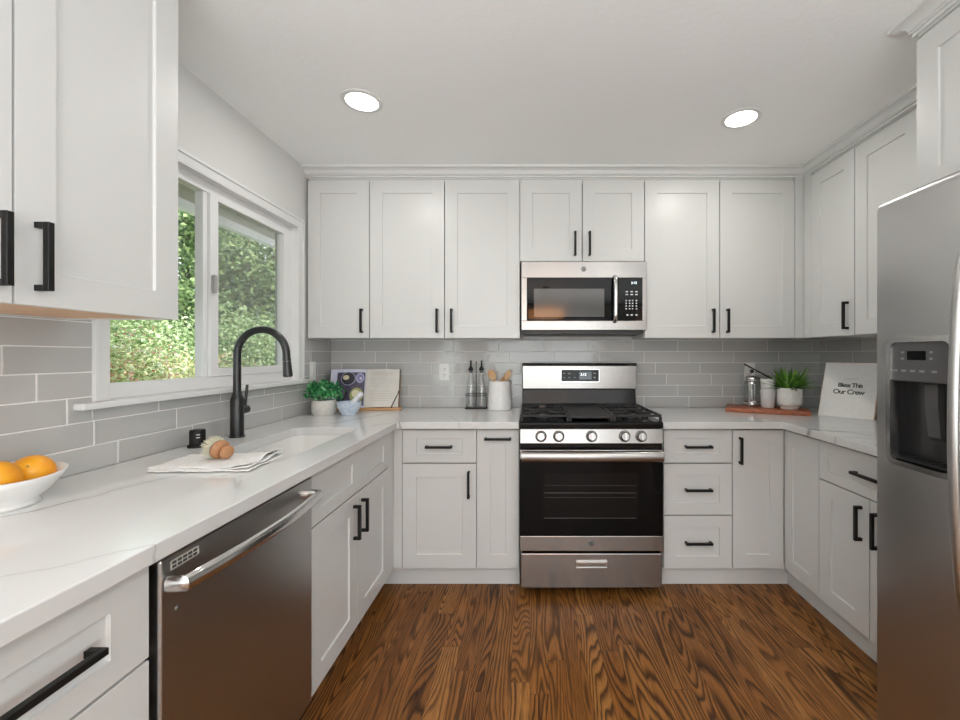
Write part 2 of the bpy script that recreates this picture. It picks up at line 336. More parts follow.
# ------------------------------------------------------------------ mesh builder
class MB:
    def __init__(s): s.bm = bmesh.new()
    def _v(s, pts, mx=None):
        return [s.bm.verts.new(mx @ Vector(p) if mx else p) for p in pts]
    def box(s, x0, x1, y0, y1, z0, z1, mx=None):
        v = s._v([(x0, y0, z0), (x1, y0, z0), (x1, y1, z0), (x0, y1, z0), (x0, y0, z1), (x1, y0, z1), (x1, y1, z1), (x0, y1, z1)], mx)
        for f in ((0, 3, 2, 1), (4, 5, 6, 7), (0, 1, 5, 4), (1, 2, 6, 5), (2, 3, 7, 6), (3, 0, 4, 7)): s.bm.faces.new([v[i] for i in f])
        return s
    def poly(s, pts, mx=None):
        s.bm.faces.new(s._v(pts, mx)); return s
    def loft(s, rings, cap0=True, cap1=True, closed=True, mx=None):
        vs = [s._v(r, mx) for r in rings]; n = len(rings[0])
        for a, b in zip(vs, vs[1:]):
            for i in range(n if closed else n - 1):
                j = (i + 1) % n; s.bm.faces.new((a[i], a[j], b[j], b[i]))
        if cap0: s.bm.faces.new(list(reversed(vs[0])))
        if cap1: s.bm.faces.new(vs[-1])
        return s
    def prism(s, pts2, a, b, axis='z', mx=None):
        def P(p, t): return {'z': (p[0], p[1], t), 'y': (p[0], t, p[1]), 'x': (t, p[0], p[1])}[axis]
        return s.loft([[P(p, a) for p in pts2], [P(p, b) for p in pts2]], mx=mx)
    def cyl(s, p0, p1, r0, r1=None, seg=24, caps=True):
        p0, p1 = Vector(p0), Vector(p1); r1 = r0 if r1 is None else r1
        d = (p1 - p0).normalized(); u = d.orthogonal().normalized(); w = d.cross(u)
        ring = lambda p, r: [p + r * (math.cos(2 * PI * i / seg) * u + math.sin(2 * PI * i / seg) * w) for i in range(seg)]
        return s.loft([ring(p0, r0), ring(p1, r1)], caps, caps)
    def lathe(s, prof, seg=32, c=(0, 0, 0), mx=None):
        c = Vector(c); prev = None
        for r, z in prof:
            if r < 1e-6: cur = s._v([c + Vector((0, 0, z))], mx)
            else: cur = s._v([c + Vector((r * math.cos(2 * PI * i / seg), r * math.sin(2 * PI * i / seg), z)) for i in range(seg)], mx)
            if prev:
                for i in range(seg):
                    j = (i + 1) % seg
                    if len(prev) == 1 and len(cur) == 1: break
                    if len(prev) == 1: s.bm.faces.new((prev[0], cur[j], cur[i]))
                    elif len(cur) == 1: s.bm.faces.new((prev[i], prev[j], cur[0]))
                    else: s.bm.faces.new((prev[i], prev[j], cur[j], cur[i]))
            prev = cur
        return s
    def tube(s, path, r, seg=12, sx=1.0, sy=1.0, up=None, caps=True):
        P = [Vector(p) for p in path]; rs = r if isinstance(r, (list, tuple)) else [r] * len(P)
        rings = []; u = None
        for i, p in enumerate(P):
            t = (P[min(i + 1, len(P) - 1)] - P[max(i - 1, 0)]).normalized()
            if u is None: u = (Vector(up) - t * Vector(up).dot(t)).normalized() if up else t.orthogonal().normalized()
            else: u = (u - t * u.dot(t)).normalized()
            w = t.cross(u)
            rings.append([p + rs[i] * (sx * math.cos(2 * PI * k / seg) * u + sy * math.sin(2 * PI * k / seg) * w) for k in range(seg)])
        return s.loft(rings, caps, caps)
    def ico(s, c, r, sub=3, scale=(1, 1, 1)):
        bmesh.ops.create_icosphere(s.bm, subdivisions=sub, radius=r, matrix=Matrix.Translation(c) @ Matrix.Diagonal((*scale, 1)))
        return s
    def slab(s, outer, holes, z0, z1):
        bm2 = bmesh.new(); es = []
        for lp in [outer] + holes:
            vs = [bm2.verts.new((x, y, 0)) for x, y in lp]
            es += [bm2.edges.new((vs[i], vs[(i + 1) % len(vs)])) for i in range(len(vs))]
        bmesh.ops.triangle_fill(bm2, use_beauty=True, edges=es)
        tris = [[(v.co.x, v.co.y) for v in f.verts] for f in bm2.faces]; bm2.free()
        cache = {}
        def V(x, y, z):
            k = (round(x, 5), round(y, 5), round(z, 5))
            if k not in cache: cache[k] = s.bm.verts.new((x, y, z))
            return cache[k]
        for t in tris:
            s.bm.faces.new([V(x, y, z1) for x, y in t]); s.bm.faces.new([V(x, y, z0) for x, y in reversed(t)])
        for lp in [outer] + holes:
            for i in range(len(lp)):
                a, b = lp[i], lp[(i + 1) % len(lp)]
                s.bm.faces.new((V(*a, z0), V(*b, z0), V(*b, z1), V(*a, z1)))
        return s
    def build(s, name, m, parent=None, smooth=False, bevel=0.0, bseg=2, kind=None, label=None, loc=None, rotz=0, norm=True):
        if norm: bmesh.ops.recalc_face_normals(s.bm, faces=s.bm.faces[:])
        me = bpy.data.meshes.new(name); s.bm.to_mesh(me); s.bm.free()
        me.materials.append(M[m] if isinstance(m, str) else m)
        o = bpy.data.objects.new(name, me); C.objects.link(o)
        if smooth:
            for p in me.polygons: p.use_smooth = True
            if smooth != 'all':
                me.set_sharp_from_angle(angle=math.radians(40))
        if bevel:
            b = o.modifiers.new('bevel', 'BEVEL'); b.width = bevel; b.segments = bseg; b.limit_method = 'ANGLE'; b.angle_limit = math.radians(35)
            b.harden_normals = False
        if parent: o.parent = parent
        if loc: o.location = loc
        if rotz: o.rotation_euler.z = rotz
        if kind: o['kind'] = kind
        if label: o['label'] = label
        return o
def thing(name, label, cat, loc=(0, 0, 0), rotz=0, group=None):
    o = bpy.data.objects.new(name, None); C.objects.link(o); o.location = loc; o.rotation_euler = (0, 0, rotz)
    o.empty_display_size = 0.1; o['label'] = label; o['category'] = cat
    if group: o['group'] = group
    return o
def tag(o, label, cat, group=None, kind=None):
    o['label'] = label; o['category'] = cat
    if group: o['group'] = group
    if kind: o['kind'] = kind
    return o
def text(name, body, size, m, parent, loc, rot, extrude=0.0004, align='CENTER', shear=0.0, offset=0.0, space=1.0):
    c = bpy.data.curves.new(name, 'FONT'); c.body = body; c.size = size; c.extrude = extrude; c.align_x = align; c.align_y = 'CENTER'; c.shear = shear
    c.offset = offset; c.space_character = space
    c.materials.append(M[m]); tmp = bpy.data.objects.new(name, c); C.objects.link(tmp)
    bpy.context.view_layer.update()
    me = bpy.data.meshes.new_from_object(tmp.evaluated_get(bpy.context.evaluated_depsgraph_get())); me.name = name
    bpy.data.objects.remove(tmp); bpy.data.curves.remove(c)
    o = bpy.data.objects.new(name, me); C.objects.link(o); o.parent = parent; o.location = loc; o.rotation_euler = rot
    return o
def rrect(x0, x1, y0, y1, r, n=8):
    pts = []
    for cx, cy, a in ((x1 - r, y0 + r, -PI / 2), (x1 - r, y1 - r, 0), (x0 + r, y1 - r, PI / 2), (x0 + r, y0 + r, PI)):
        for i in range(n + 1):
            t = a + PI / 2 * i / n; pts.append((cx + r * math.cos(t), cy + r * math.sin(t)))
    return pts
def arc(a, b, bulge, n, ax):
    a, b, ax = Vector(a), Vector(b), Vector(ax)
    return [a.lerp(b, i / n) + ax * bulge * math.sin(PI * i / n) for i in range(n + 1)]

# ------------------------------------------------------------------ room dimensions
XL, XR, ZC = -1.373, 1.998, 2.415
REAR = -7.0
CT, CB = 0.914, 0.877           # countertop top and underside
UB, UT, UBOX = 1.377, 2.335, 2.357   # upper doors bottom / top, upper box top
WY0, WY1, WZ0, WZ1 = YD(1.357), YD(2.476), 1.127, 2.028

# ------------------------------------------------------------------ shell
RX0, RX1, RY = -4.0, 4.6, -3.45      # the living room behind the camera is wider than the kitchen
MB().box(RX0 - .13, RX1 + .13, REAR - .12, .13, -.06, 0).build('floor', 'floor', kind='structure')
MB().box(RX0 - .13, RX1 + .13, REAR - .12, .13, ZC, ZC + .1).build('ceiling', 'ceiling_paint', kind='structure')
wall_back = MB().box(XL - .13, XR + .13, 0, .13, 0, ZC).build('wall_back', 'wall_paint', kind='structure')
w = MB()
w.box(XL - .13, XL, RY, WY0, 0, ZC).box(XL - .13, XL, WY1, 0, 0, ZC).box(XL - .13, XL, WY0, WY1, 0, WZ0).box(XL - .13, XL, WY0, WY1, WZ1, ZC)
w.box(RX0, XL - .13, RY, RY + .12, 0, ZC).box(RX0 - .13, RX0, REAR, RY + .12, 0, ZC)
wall_left = w.build('wall_left', 'wall_paint', kind='structure')
w = MB(); w.box(XR, XR + .13, RY, 0, 0, ZC).box(XR + .13, RX1, RY, RY + .12, 0, ZC).box(RX1, RX1 + .13, REAR, -6.75, 0, ZC).box(RX1, RX1 + .13, -4.85, RY + .12, 0, ZC).box(RX1, RX1 + .13, -6.75, -4.85, 0, .6).box(RX1, RX1 + .13, -6.75, -4.85, 2.1, ZC)
wall_right = w.build('wall_right', 'wall_paint', kind='structure')
OPEN = [(-3.4, -1.7, .55, 2.05), (-.95, 1.65, 0, 2.08), (2.4, 4.1, .55, 2.05)]
w = MB(); xp = RX0
for a_, b_, c_, d_ in OPEN:
    w.box(xp, a_, REAR - .12, REAR, 0, ZC).box(a_, b_, REAR - .12, REAR, d_, ZC); xp = b_
    if c_: w.box(a_, b_, REAR - .12, REAR, 0, c_)
w.box(xp, RX1, REAR - .12, REAR, 0, ZC)
w.build('wall_rear', 'rear_wall_paint', kind='structure')
for (a_, b_, c_, d_), nm in zip(OPEN, ('window_2', 'door_1', 'window_3')):
    c_ += .001; m_ = (a_ + b_) / 2
    q = MB().box(a_, a_ + .06, REAR - .1, REAR - .02, c_, d_).box(b_ - .06, b_, REAR - .1, REAR - .02, c_, d_).box(a_ + .06, b_ - .06, REAR - .1, REAR - .02, d_ - .06, d_)
    q.box(a_ + .06, b_ - .06, REAR - .1, REAR - .02, c_, c_ + .06).box(m_ - .04, m_ + .04, REAR - .1, REAR - .02, c_ + .06, d_ - .06)
    q = q.build(nm, 'trim_paint', kind='structure', bevel=.002)
    MB().box(a_ + .055, b_ - .055, REAR - .065, REAR - .059, c_ + .055, d_ - .055).build('pane', 'pane_glass', q)

q = MB().box(RX1 + .03, RX1 + .10, -6.749, -6.69, .601, 2.099).box(RX1 + .03, RX1 + .10, -4.91, -4.851, .601, 2.099).box(RX1 + .03, RX1 + .10, -6.69, -4.91, 2.04, 2.099).box(RX1 + .03, RX1 + .10, -6.69, -4.91, .601, .66).box(RX1 + .03, RX1 + .10, -5.83, -5.77, .66, 2.04)
q = q.build('fill_window_4', 'trim_paint', kind='structure', bevel=.002)  # invented window, put in only to house the side fill lamp
MB().box(RX1 + .062, RX1 + .068, -6.695, -4.905, .655, 2.045).build('pane', 'pane_glass', q)

# tiles: each tile an island of one mesh on the wall
TH, TL, GR, TT = 0.0768, 0.3075, 0.0040, 0.008
def tile_wall(parent, u0, u1, z1, seam0, shift, place, cuts=()):
    mb = MB(); gm = MB()
    def rect_minus(r, c):
        a0, a1, b0, b1 = r; c0, c1, d0, d1 = c
        if a1 <= c0 or a0 >= c1 or b1 <= d0 or b0 >= d1: return [r]
        out = []
        if a0 < c0: out.append((a0, c0, b0, b1))
        if a1 > c1: out.append((c1, a1, b0, b1))
        m0, m1 = max(a0, c0), min(a1, c1)
        if b0 < d0: out.append((m0, m1, b0, d0))
        if b1 > d1: out.append((m0, m1, d1, b1))
        return out
    def put(b, r, d0, d1, ins):
        a0, a1, z0, zz = r
        lo = [place(a0, d0, z0), place(a1, d0, z0), place(a1, d0, zz), place(a0, d0, zz)]
        mi = [place(a0, d1 - .0012, z0), place(a1, d1 - .0012, z0), place(a1, d1 - .0012, zz), place(a0, d1 - .0012, zz)]
        hi = [place(a0 + ins, d1, z0 + ins), place(a1 - ins, d1, z0 + ins), place(a1 - ins, d1, zz - ins), place(a0 + ins, d1, zz - ins)]
        b.loft([lo, mi, hi], False, True)
    row = 0; z = CT + 0.001
    while z < z1 - .004:
        zt = min(z + TH - GR, z1)
        s = seam0 + shift * row; k0 = math.floor((u0 - s) / TL) - 1
        a = s + k0 * TL
        while a < u1:
            r = (max(a + GR / 2, u0), min(a + TL - GR / 2, u1), z, zt); a += TL
            if r[1] - r[0] < .006: continue
            rs = [r]
            for c in cuts: rs = [q for t in rs for q in rect_minus(t, c)]
            for q in rs:
                if q[1] - q[0] > .004 and q[3] - q[2] > .004: put(mb, q, 0.0005, TT, .0014)
        z += TH; row += 1
    gr = [(u0, u1, CT, z1)]
    for c in cuts: gr = [q for t in gr for q in rect_minus(t, c)]
    for q in gr: put(gm, q, 0.0004, TT - .0014, .0001)
    mb.build('tile_backsplash', 'tile', parent)
    gm.build('tile_grout', 'grout', parent)
tile_wall(wall_back, XL + .006, XR - .006, UB + .003, 1.399, -TL / 4, lambda u, d, z: (u, -d, z))
tile_wall(wall_left, YD(.40), -.002, UB + .003, YD(1.700), -TL / 4, lambda u, d, z: (XL + d, u, z), [(YD(1.309), YD(2.526), 1.105, 3)])
tile_wall(wall_right, 0.002, 1.48, UB + .003, .296 + TL, TL / 4, lambda u, d, z: (XR - d, -u, z))

# ------------------------------------------------------------------ window over the sink
win = MB()
fx0, fx1 = XL - .075, XL - .022        # frame depth range (x)
gx = XL - .062
win.box(fx0, fx1 - .008, WY0, WY0 + .030, WZ0, WZ1).box(fx0, fx1 - .008, WY1 - .045, WY1, WZ0, WZ1)
win.box(fx0, fx1 - .008, WY0 + .030, WY1 - .045, WZ0, WZ0 + .050).box(fx0, fx1 - .008, WY0 + .030, WY1 - .045, WZ1 - .046, WZ1)
yM = YD(1.835)
win.box(fx0, fx1 - .016, yM - .022, yM + .002, WZ0 + .05, WZ1 - .046)
window_1 = win.build('window_1', 'window_vinyl', kind='structure', bevel=.002)
MB().box(gx - .02, gx - .016, WY0 + .025, yM - .01, WZ0 + .045, WZ1 - .04).build('pane', 'pane_glass', window_1)
sash = MB(); sy0, sy1, sz0, sz1 = yM + .004, WY1 - .046, WZ0 + .0505, WZ1 - .0465
sw = .078
sash.box(fx0 + .006, fx1 - .004, sy0, sy0 + .048, sz0, sz1).box(fx0 + .006, fx1 - .004, sy1 - .040, sy1, sz0, sz1)
sash.box(fx0 + .006, fx1 - .004, sy0 + .048, sy1 - .04, sz0, sz0 + .036).box(fx0 + .006, fx1 - .004, sy0 + .048, sy1 - .04, sz1 - .020, sz1)
so = sash.build('sash', 'window_vinyl', window_1, bevel=.002)
MB().box(gx + .008, gx + .012, sy0 + .043, sy1 - .035, sz0 + .03, sz1 - .015).build('pane', 'pane_glass', so)
MB().box(gx - .004, gx - .003, sy0 + .043, sy1 - .035, sz0 + .03, sz1 - .015).build('insect_screen', 'screen', window_1)
lt = MB(); lt.prism(rrect(-.012, .012, -.040, .040, .011, 5), 0, .014, 'x', Matrix.Translation((fx1 - .004, sy0 + .014, 1.586)) )
lt.build('latch', 'nickel', so, bevel=.002, label='pale metal sash latch')
# jamb liner
jb = MB(); JT = .012
jb.box(XL - .022, XL + .012, WY0 - .001, WY0 + .004, WZ0, WZ1).box(XL - .03, XL + .012, WY1 - .004, WY1, WZ0, WZ1).box(XL - .03, XL + .012, WY0, WY1, WZ1 - .004, WZ1)
jb.build('window_jamb', 'trim_paint', window_1)
# casing: side boards and head, with a raised back band
cs = MB(); a0, a1, b1 = YD(1.309), YD(2.526), WZ1 + .050
for (y0, y1, z0, z1) in ((a0, WY0, WZ0 - .0005, b1), (WY1, a1, WZ0 - .0005, b1), (WY0, WY1, WZ1, b1)):
    cs.box(XL + .0002, XL + .013, y0, y1, z0, z1)
cs.box(XL + .0131, XL + .019, a0, a0 + .014, WZ0, b1).box(XL + .0131, XL + .019, a1 - .014, a1, WZ0, b1).box(XL + .0131, XL + .019, a0 + .014, a1 - .014, b1 - .014, b1)
cs.build('window_casing', 'trim_paint', window_1, bevel=.0015)
MB().box(XL - .022, XL + .040, YD(1.256), YD(2.55), WZ0 - .021, WZ0 - .001).build('window_sill', 'trim_paint', window_1, bevel=.004)

# roof eave of the house outside the window
ev = MB(); ev.box(-2.16, XL - .135, -3.3, 1.5, 2.228, 2.25)
eave = ev.build('trim_4', 'soffit_taupe', kind='structure')
MB().box(-2.17, -2.12, -3.3, 1.5, 2.172, 2.227).build('fascia', 'trim_paint', eave, label='white fascia board')
MB().box(-60, XL - .14, -40, 40, -.35, -.30).build('ground', 'lawn', kind='structure')

# ------------------------------------------------------------------ garden
random.seed(5)
def leaf_quads(mb, pts, size, elong=1.6, up=0.0):
    for p, nrm in pts:
        d = Vector((random.gauss(0, 1), random.gauss(0, 1), random.gauss(0, .8) + up)).normalized()
        s = d.cross(nrm + Vector((random.gauss(0, .5), random.gauss(0, .5), random.gauss(0, .5))))
        if s.length < 1e-3: continue
        s.normalize(); a = size * random.uniform(.6, 1.25)
        l, w_ = a * elong, a * .55
        n2 = d.cross(s) * (a * .22)
        mb.poly([p, p + d * l * .5 + s * w_ + n2, p + d * l, p + d * l * .5 - s * w_ + n2])
def blob_points(c, r, n, inner=.55):
    out = []
    for _ in range(n):
        v = Vector((random.gauss(0, 1), random.gauss(0, 1), random.gauss(0, 1))).normalized()
        k = random.uniform(inner, 1.0); k *= 1 + .22 * noise.noise(v * 2.3 + Vector(c))
        out.append((Vector(c) + Vector((v.x * r[0] * k, v.y * r[1] * k, v.z * r[2] * k)), v))
    return out
def shrub(x, y, top, rx, ry, label, m, n=2600, size=.045):
    t = thing('hedge_shrub', label, 'shrub', (x, y, -.30), 0, 'clipped shrubs outside the sink window')
    mb = MB(); h = top + .30
    for k in range(7):
        cx, cy = random.uniform(-.5, .5) * rx, random.uniform(-.5, .5) * ry
        leaf_quads(mb, blob_points((cx, cy, h * random.uniform(.5, .68)), (rx * .62, ry * .62, h * .34), n // 7), size)
    mb.build('foliage', m, t, norm=False)
    s = MB()
    for k in range(5):
        a = k * 1.3; s.tube([(.05 * math.cos(a), .05 * math.sin(a), 0), (.2 * math.cos(a), .2 * math.sin(a), h * .3), (rx * .4 * math.cos(a), ry * .4 * math.sin(a), h * .6)], [.025, .02, .008], 6)
    s.build('stem', 'bark', t)
def tree(x, y, h, r, label, m, n=20000, size=.075, low=.22, name='garden_tree'):
    t = thing(name, label, 'tree', (x, y, -.30), 0, 'trees beyond the shrubs')
    tr = MB(); tr.tube([(0, 0, 0), (.05, .02, h * .4), (0, .05, h * .75), (0, 0, h * .95)], [.16, .12, .07, .02], 8); tr.build('trunk', 'bark', t)
    mb = MB()
    for k in range(16):
        a = random.uniform(0, 2 * PI); zz = h * (low + (1 - low) * (k + .5) / 16 * .92)
        q = (1 - (zz / h - low) / (1 - low)) ** .6
        rr = r * q * random.uniform(.25, .75)
        leaf_quads(mb, blob_points((rr * math.cos(a), rr * math.sin(a), zz), (r * .45 * (q + .3), r * .45 * (q + .3), h * .10), n // 16, .3), size)
    mb.build('crown', m, t, norm=False)
shrub(-3.05, -.75, 1.52, .62, .75, 'variegated shrub with reddish tips seen low in the near window pane', 'leaf_hedge', 15000, .021)
shrub(-3.35, .25, 1.62, .65, .75, 'variegated pink-tipped shrub seen behind the window mullion', 'leaf_hedge', 15000, .021)
shrub(-3.55, 1.35, 1.45, .75, .8, 'reddish variegated shrub seen low behind the faucet arch', 'leaf_hedge', 15000, .021)
shrub(-4.6, 2.6, 2.0, .9, 1.0, 'taller pale green shrub rising behind the low hedge by the mullion', 'leaf_bright', 11000, .032)
shrub(-3.9, 3.3, 1.9, .9, 1.0, 'yellow-green shrub seen above the faucet spout through the sash', 'leaf_bright', 11000, .032)
for a in ((-6.2, 1.6, 6.2, 1.9, 'light green broadleaf tree filling the near window pane', 'leaf_bright'),
          (-8.4, 4.4, 7.0, 2.3, 'mid-green leafy tree seen behind the mullion', 'leaf_bright'),
          (-7.0, 6.6, 5.2, 1.9, 'dark evergreen tree seen through the middle of the sash', 'leaf_dark'),
          (-5.4, 6.9, 4.6, 1.5, 'dark evergreen tree with sky gaps beside the far window jamb', 'leaf_dark'),
          (-9.8, 9.0, 7.6, 2.6, 'tall dark tree at the back of the garden', 'leaf_dark'),
          (-10.5, 2.8, 8.0, 2.6, 'tall pale tree furthest back in the near pane', 'leaf_bright'),
          (-6.6, -.9, 5.5, 1.8, 'dark tree mostly hidden behind the upper cabinet', 'leaf_dark')):
    tree(*a, n=8000 if 'sky gaps' in a[4] else 20000)

# ------------------------------------------------------------------ cabinets
def pull(parent, cx, cz, length, vertical, y=0.0, sec=.0125, out=.032):
    mb = MB(); h = length / 2
    if vertical:
        mb.box(cx - sec / 2, cx + sec / 2, y - out, y - out + sec, cz - h, cz + h)
        for z in (cz - h, cz + h - sec): mb.box(cx - sec / 2, cx + sec / 2, y - out + sec, y - .0004, z, z + sec)
    else:
        mb.box(cx - h, cx + h, y - out, y - out + sec, cz - sec / 2, cz + sec / 2)
        for x in (cx - h, cx + h - sec): mb.box(x, x + sec, y - out + sec, y - .0004, cz - sec / 2, cz + sec / 2)
    return mb.build('handle', 'black_metal', parent, bevel=.001, bseg=1, label='matte black bar pull')
def shaker(x0, x1, z0, z1, stile, rail, t=.019, rec=.007, mids=()):
    """front at y=0; one closed mesh with recessed panels"""
    mb = MB()
    cols = [x0] + [v for a, b in mids for v in (a, b)] + [x1] if mids else None
    panels = []
    xs = [x0 + stile] + [v for ab in mids for v in ab] + [x1 - stile]
    for i in range(0, len(xs), 2): panels.append((xs[i], xs[i + 1]))
    za, zb = z0 + rail, z1 - rail
    V = mb._v
    def quad(a, b, c, d): mb.bm.faces.new(V([a, b, c, d]))
    # front frame
    quad((x0, 0, z0), (x1, 0, z0), (x1, 0, za), (x0, 0, za)); quad((x0, 0, zb), (x1, 0, zb), (x1, 0, z1), (x0, 0, z1))
    prev = x0
    for a, b in panels:
        quad((prev, 0, za), (a, 0, za), (a, 0, zb), (prev, 0, zb)); prev = b
        e = .0015
        quad((a, 0, za), (b, 0, za), (b - e, rec, za + e), (a + e, rec, za + e)); quad((a, 0, zb), (b, 0, zb), (b - e, rec, zb - e), (a + e, rec, zb - e))
        quad((a, 0, za), (a + e, rec, za + e), (a + e, rec, zb - e), (a, 0, zb)); quad((b, 0, za), (b - e, rec, za + e), (b - e, rec, zb - e), (b, 0, zb))
        quad((a + e, rec, za + e), (b - e, rec, za + e), (b - e, rec, zb - e), (a + e, rec, zb - e))
    quad((prev, 0, za), (x1, 0, za), (x1, 0, zb), (prev, 0, zb))
    quad((x0, t, z0), (x1, t, z0), (x1, t, z1), (x0, t, z1))
    quad((x0, 0, z0), (x0, t, z0), (x0, t, z1), (x0, 0, z1)); quad((x1, 0, z0), (x1, t, z0), (x1, t, z1), (x1, 0, z1))
    quad((x0, 0, z0), (x1, 0, z0), (x1, t, z0), (x0, t, z0)); quad((x0, 0, z1), (x1, 0, z1), (x1, t, z1), (x0, t, z1))
    bmesh.ops.remove_doubles(mb.bm, verts=mb.bm.verts[:], dist=1e-5)
    return mb
HL = .145
def cabinet(name, label, loc, rot, w, depth, z0, z1, fronts, group, toe=0.0, bottom=None, top=True, fillers=(), cat='cabinet', toe_l=0.0):
    r = thing(name, label, cat, loc, rot, group)
    f, p = .0205, .018
    mb = MB()
    mb.box(0, p, f, depth, z0, z1).box(w - p, w, f, depth, z0, z1)
    mb.box(p, w - p, depth - .008, depth, z0, z1)
    if not bottom: mb.box(p, w - p, f, depth - .008, z0, z0 + p)
    if top: mb.box(p, w - p, f, depth - .008, z1 - p, z1)
    mb.box(p, w - p, f, f + .018, z1 - .04, z1 - p if top else z1).box(p, w - p, f, f + .018, z0 + p, z0 + .035)
    mb.build('cabinet_box', 'cabinet_paint', r)
    if bottom:
        MB().box(p, w - p, f + .001, depth - .009, z0 + .003, z0 + p).build('bottom_panel', bottom, r, label='bare wood underside')
    for fr in fronts:
        fr = dict(fr); nm = fr.get('name', 'door')
        st = fr.get('stile', .074); rl = fr.get('rail', .074)
        o = shaker(fr['x0'], fr['x1'], fr['z0'], fr['z1'], st, rl, mids=fr.get('mids', ())).build(nm, 'cabinet_paint', r, bevel=.0012)
        h = fr.get('h')
        if h: pull(o, h[1], h[2], fr.get('hl', HL), h[0] == 'v')
    for (xa, xb, za, zb) in fillers:
        MB().box(xa, xb, .0015, .0205, za, zb).build('filler', 'cabinet_paint', r)
    td = .085 if rot > 1 else .048
    if toe: MB().box(toe_l, w, td, td + .018, 0.0, z0).build('toe_kick', 'cabinet_paint', r)
    return r
G = .0027
DB, DT = .110, .864
UG, BG = 'white shaker upper cabinets', 'white shaker base cabinets'
YU = -.33                       # upper door front plane
ud = .3212
def udoor(a, b, side, z0=UB, z1=UT, hz=None, ho=.044):
    hx = (b - ho) if side == 'r' else (a + ho)
    d = dict(x0=a + G, x1=b - G, z0=z0, z1=z1)
    if side: d['h'] = ('v', hx, hz if hz else z0 + .104)
    return d
def upx(px): return (px - 530) / 164.0
# along the back wall
xa = upx(307.5); xb = upx(369.5)
cabinet('upper_cabinet', 'narrow single-door white upper cabinet beside the window in the corner', (xa, YU, 0), 0, xb - xa, ud, UB, UBOX, [udoor(0, xb - xa, 'r')], UG)
xc = upx(519.8)
cabinet('upper_cabinet', 'white double-door upper cabinet between the corner cabinet and the microwave', (xb, YU, 0), 0, xc - xb, ud, UB, UBOX,
        [udoor(0, (xc - xb) / 2, 'r'), udoor((xc - xb) / 2, xc - xb, 'l')], UG)
xd = upx(644.5)
cabinet('upper_cabinet', 'short white double-door cabinet directly above the microwave', (xc, YU, 0), 0, xd - xc, ud, 1.842, UBOX,
        [udoor(0, (xd - xc) / 2, 'r', 1.845), udoor((xd - xc) / 2, xd - xc, 'l', 1.845)], UG)
xe = upx(794.8)
cabinet('upper_cabinet', 'white double-door upper cabinet above the french press and potted fern', (xd, YU, 0), 0, xe - xd, ud, UB, UBOX,
        [udoor(0, (xe - xd) / 2, 'r'), udoor((xe - xd) / 2, xe - xd, 'l')], UG, fillers=[(xe - xd + .002, 1.6885 - xd, UB, UBOX)])
# along the right wall, local x runs towards the camera
XU = 1.668; y0 = YD(2.493)
wR = .335
cabinet('upper_cabinet', 'white double-door upper cabinet on the side wall above the framed sign', (XU, y0, 0), -PI / 2, .70, ud, UB, UBOX,
        [udoor(0, wR, 'r'), udoor(wR, .70, 'r')], UG, fillers=[(-.064, -.001, UB, UBOX)])
cabinet('upper_cabinet', 'white single-door upper cabinet squeezed behind the refrigerator cabinet', (XU, y0 - .702, 0), -PI / 2, .36, ud, UB, UBOX,
        [udoor(0, .36, 'l')], UG)
# above the refrigerator
XF = 1.308; yf = YD(1.424)
fz0 = 1.805
cabinet('refrigerator_cabinet', 'deep white cabinet mounted above the stainless refrigerator', (XF, yf, 0), -PI / 2, .94, XR - XF - .0087, fz0, UBOX,
        [udoor(0, .47, 'r', fz0, UT, fz0 + .11), udoor(.47, .94, 'l', fz0, UT, fz0 + .11)], UG)
# left wall, near the camera (local x runs away from the camera)
XLU = -1.043
cabinet('upper_cabinet', 'large white double-door upper cabinet nearest the camera over the fruit bowl', (XLU, YD(1.248) - .800, 0), PI / 2, .800, ud, UB, UBOX,
        [udoor(0, .400, 'r', ho=.030), udoor(.400, .800, 'l', ho=.040)], UG, bottom='maple_ply')

# ---- base cabinets
YF = YD(2.289)                  # base door front plane, back run
def bx(px): return (px - 530) / 183.5
bd = -YF - .0085
def drawer(a, b, z0, z1, **k):
    d = dict(name='drawer', x0=a + G, x1=b - G, z0=z0, z1=z1, stile=.066, rail=.046, h=('h', (a + b) / 2, (z0 + z1) / 2)); d.update(k); return d
def bdoor(a, b, z0, z1, side, **k):
    d = dict(x0=a + G, x1=b - G, z0=z0, z1=z1)
    if side == 'r': d['h'] = ('v', b - .042, z1 - .11)
    if side == 'l': d['h'] = ('v', a + .042, z1 - .11)
    if side == 'top': d['h'] = ('h', (a + b) / 2, z1 - .046)
    d.update(k); return d
x1, x2, x3 = bx(402), bx(476.6), bx(519.3)
cabinet('base_cabinet', 'white base cabinet with one drawer over a door, in the corner by the cookbook', (x1, YF, 0), 0, x2 - x1, bd, DB, CB - .001,
        [drawer(0, x2 - x1, .686, DT, stile=.074), bdoor(0, x2 - x1, DB, .680, 'r')], BG, toe=1, fillers=[(-.7535 - x1, -.001, DB, CB - .002)], toe_l=-.818 - x1)
cabinet('base_cabinet', 'slim white pull-out base cabinet beside the range with a horizontal pull', (x2, YF, 0), 0, x3 - x2, bd, DB, CB - .001,
        [bdoor(0, x3 - x2, DB, DT, 'top', stile=.07)], BG, toe=1)
x4, x5, x6 = bx(663.3), bx(732.3), bx(785)
x4 = max(x4, .7065)
cabinet('base_cabinet', 'white three-drawer base cabinet beside the range', (x4, YF, 0), 0, x5 - x4, bd, DB, CB - .001,
        [drawer(0, x5 - x4, .686, DT), drawer(0, x5 - x4, .402, .680, rail=.064), drawer(0, x5 - x4, DB, .396, rail=.064)], BG, toe=1)
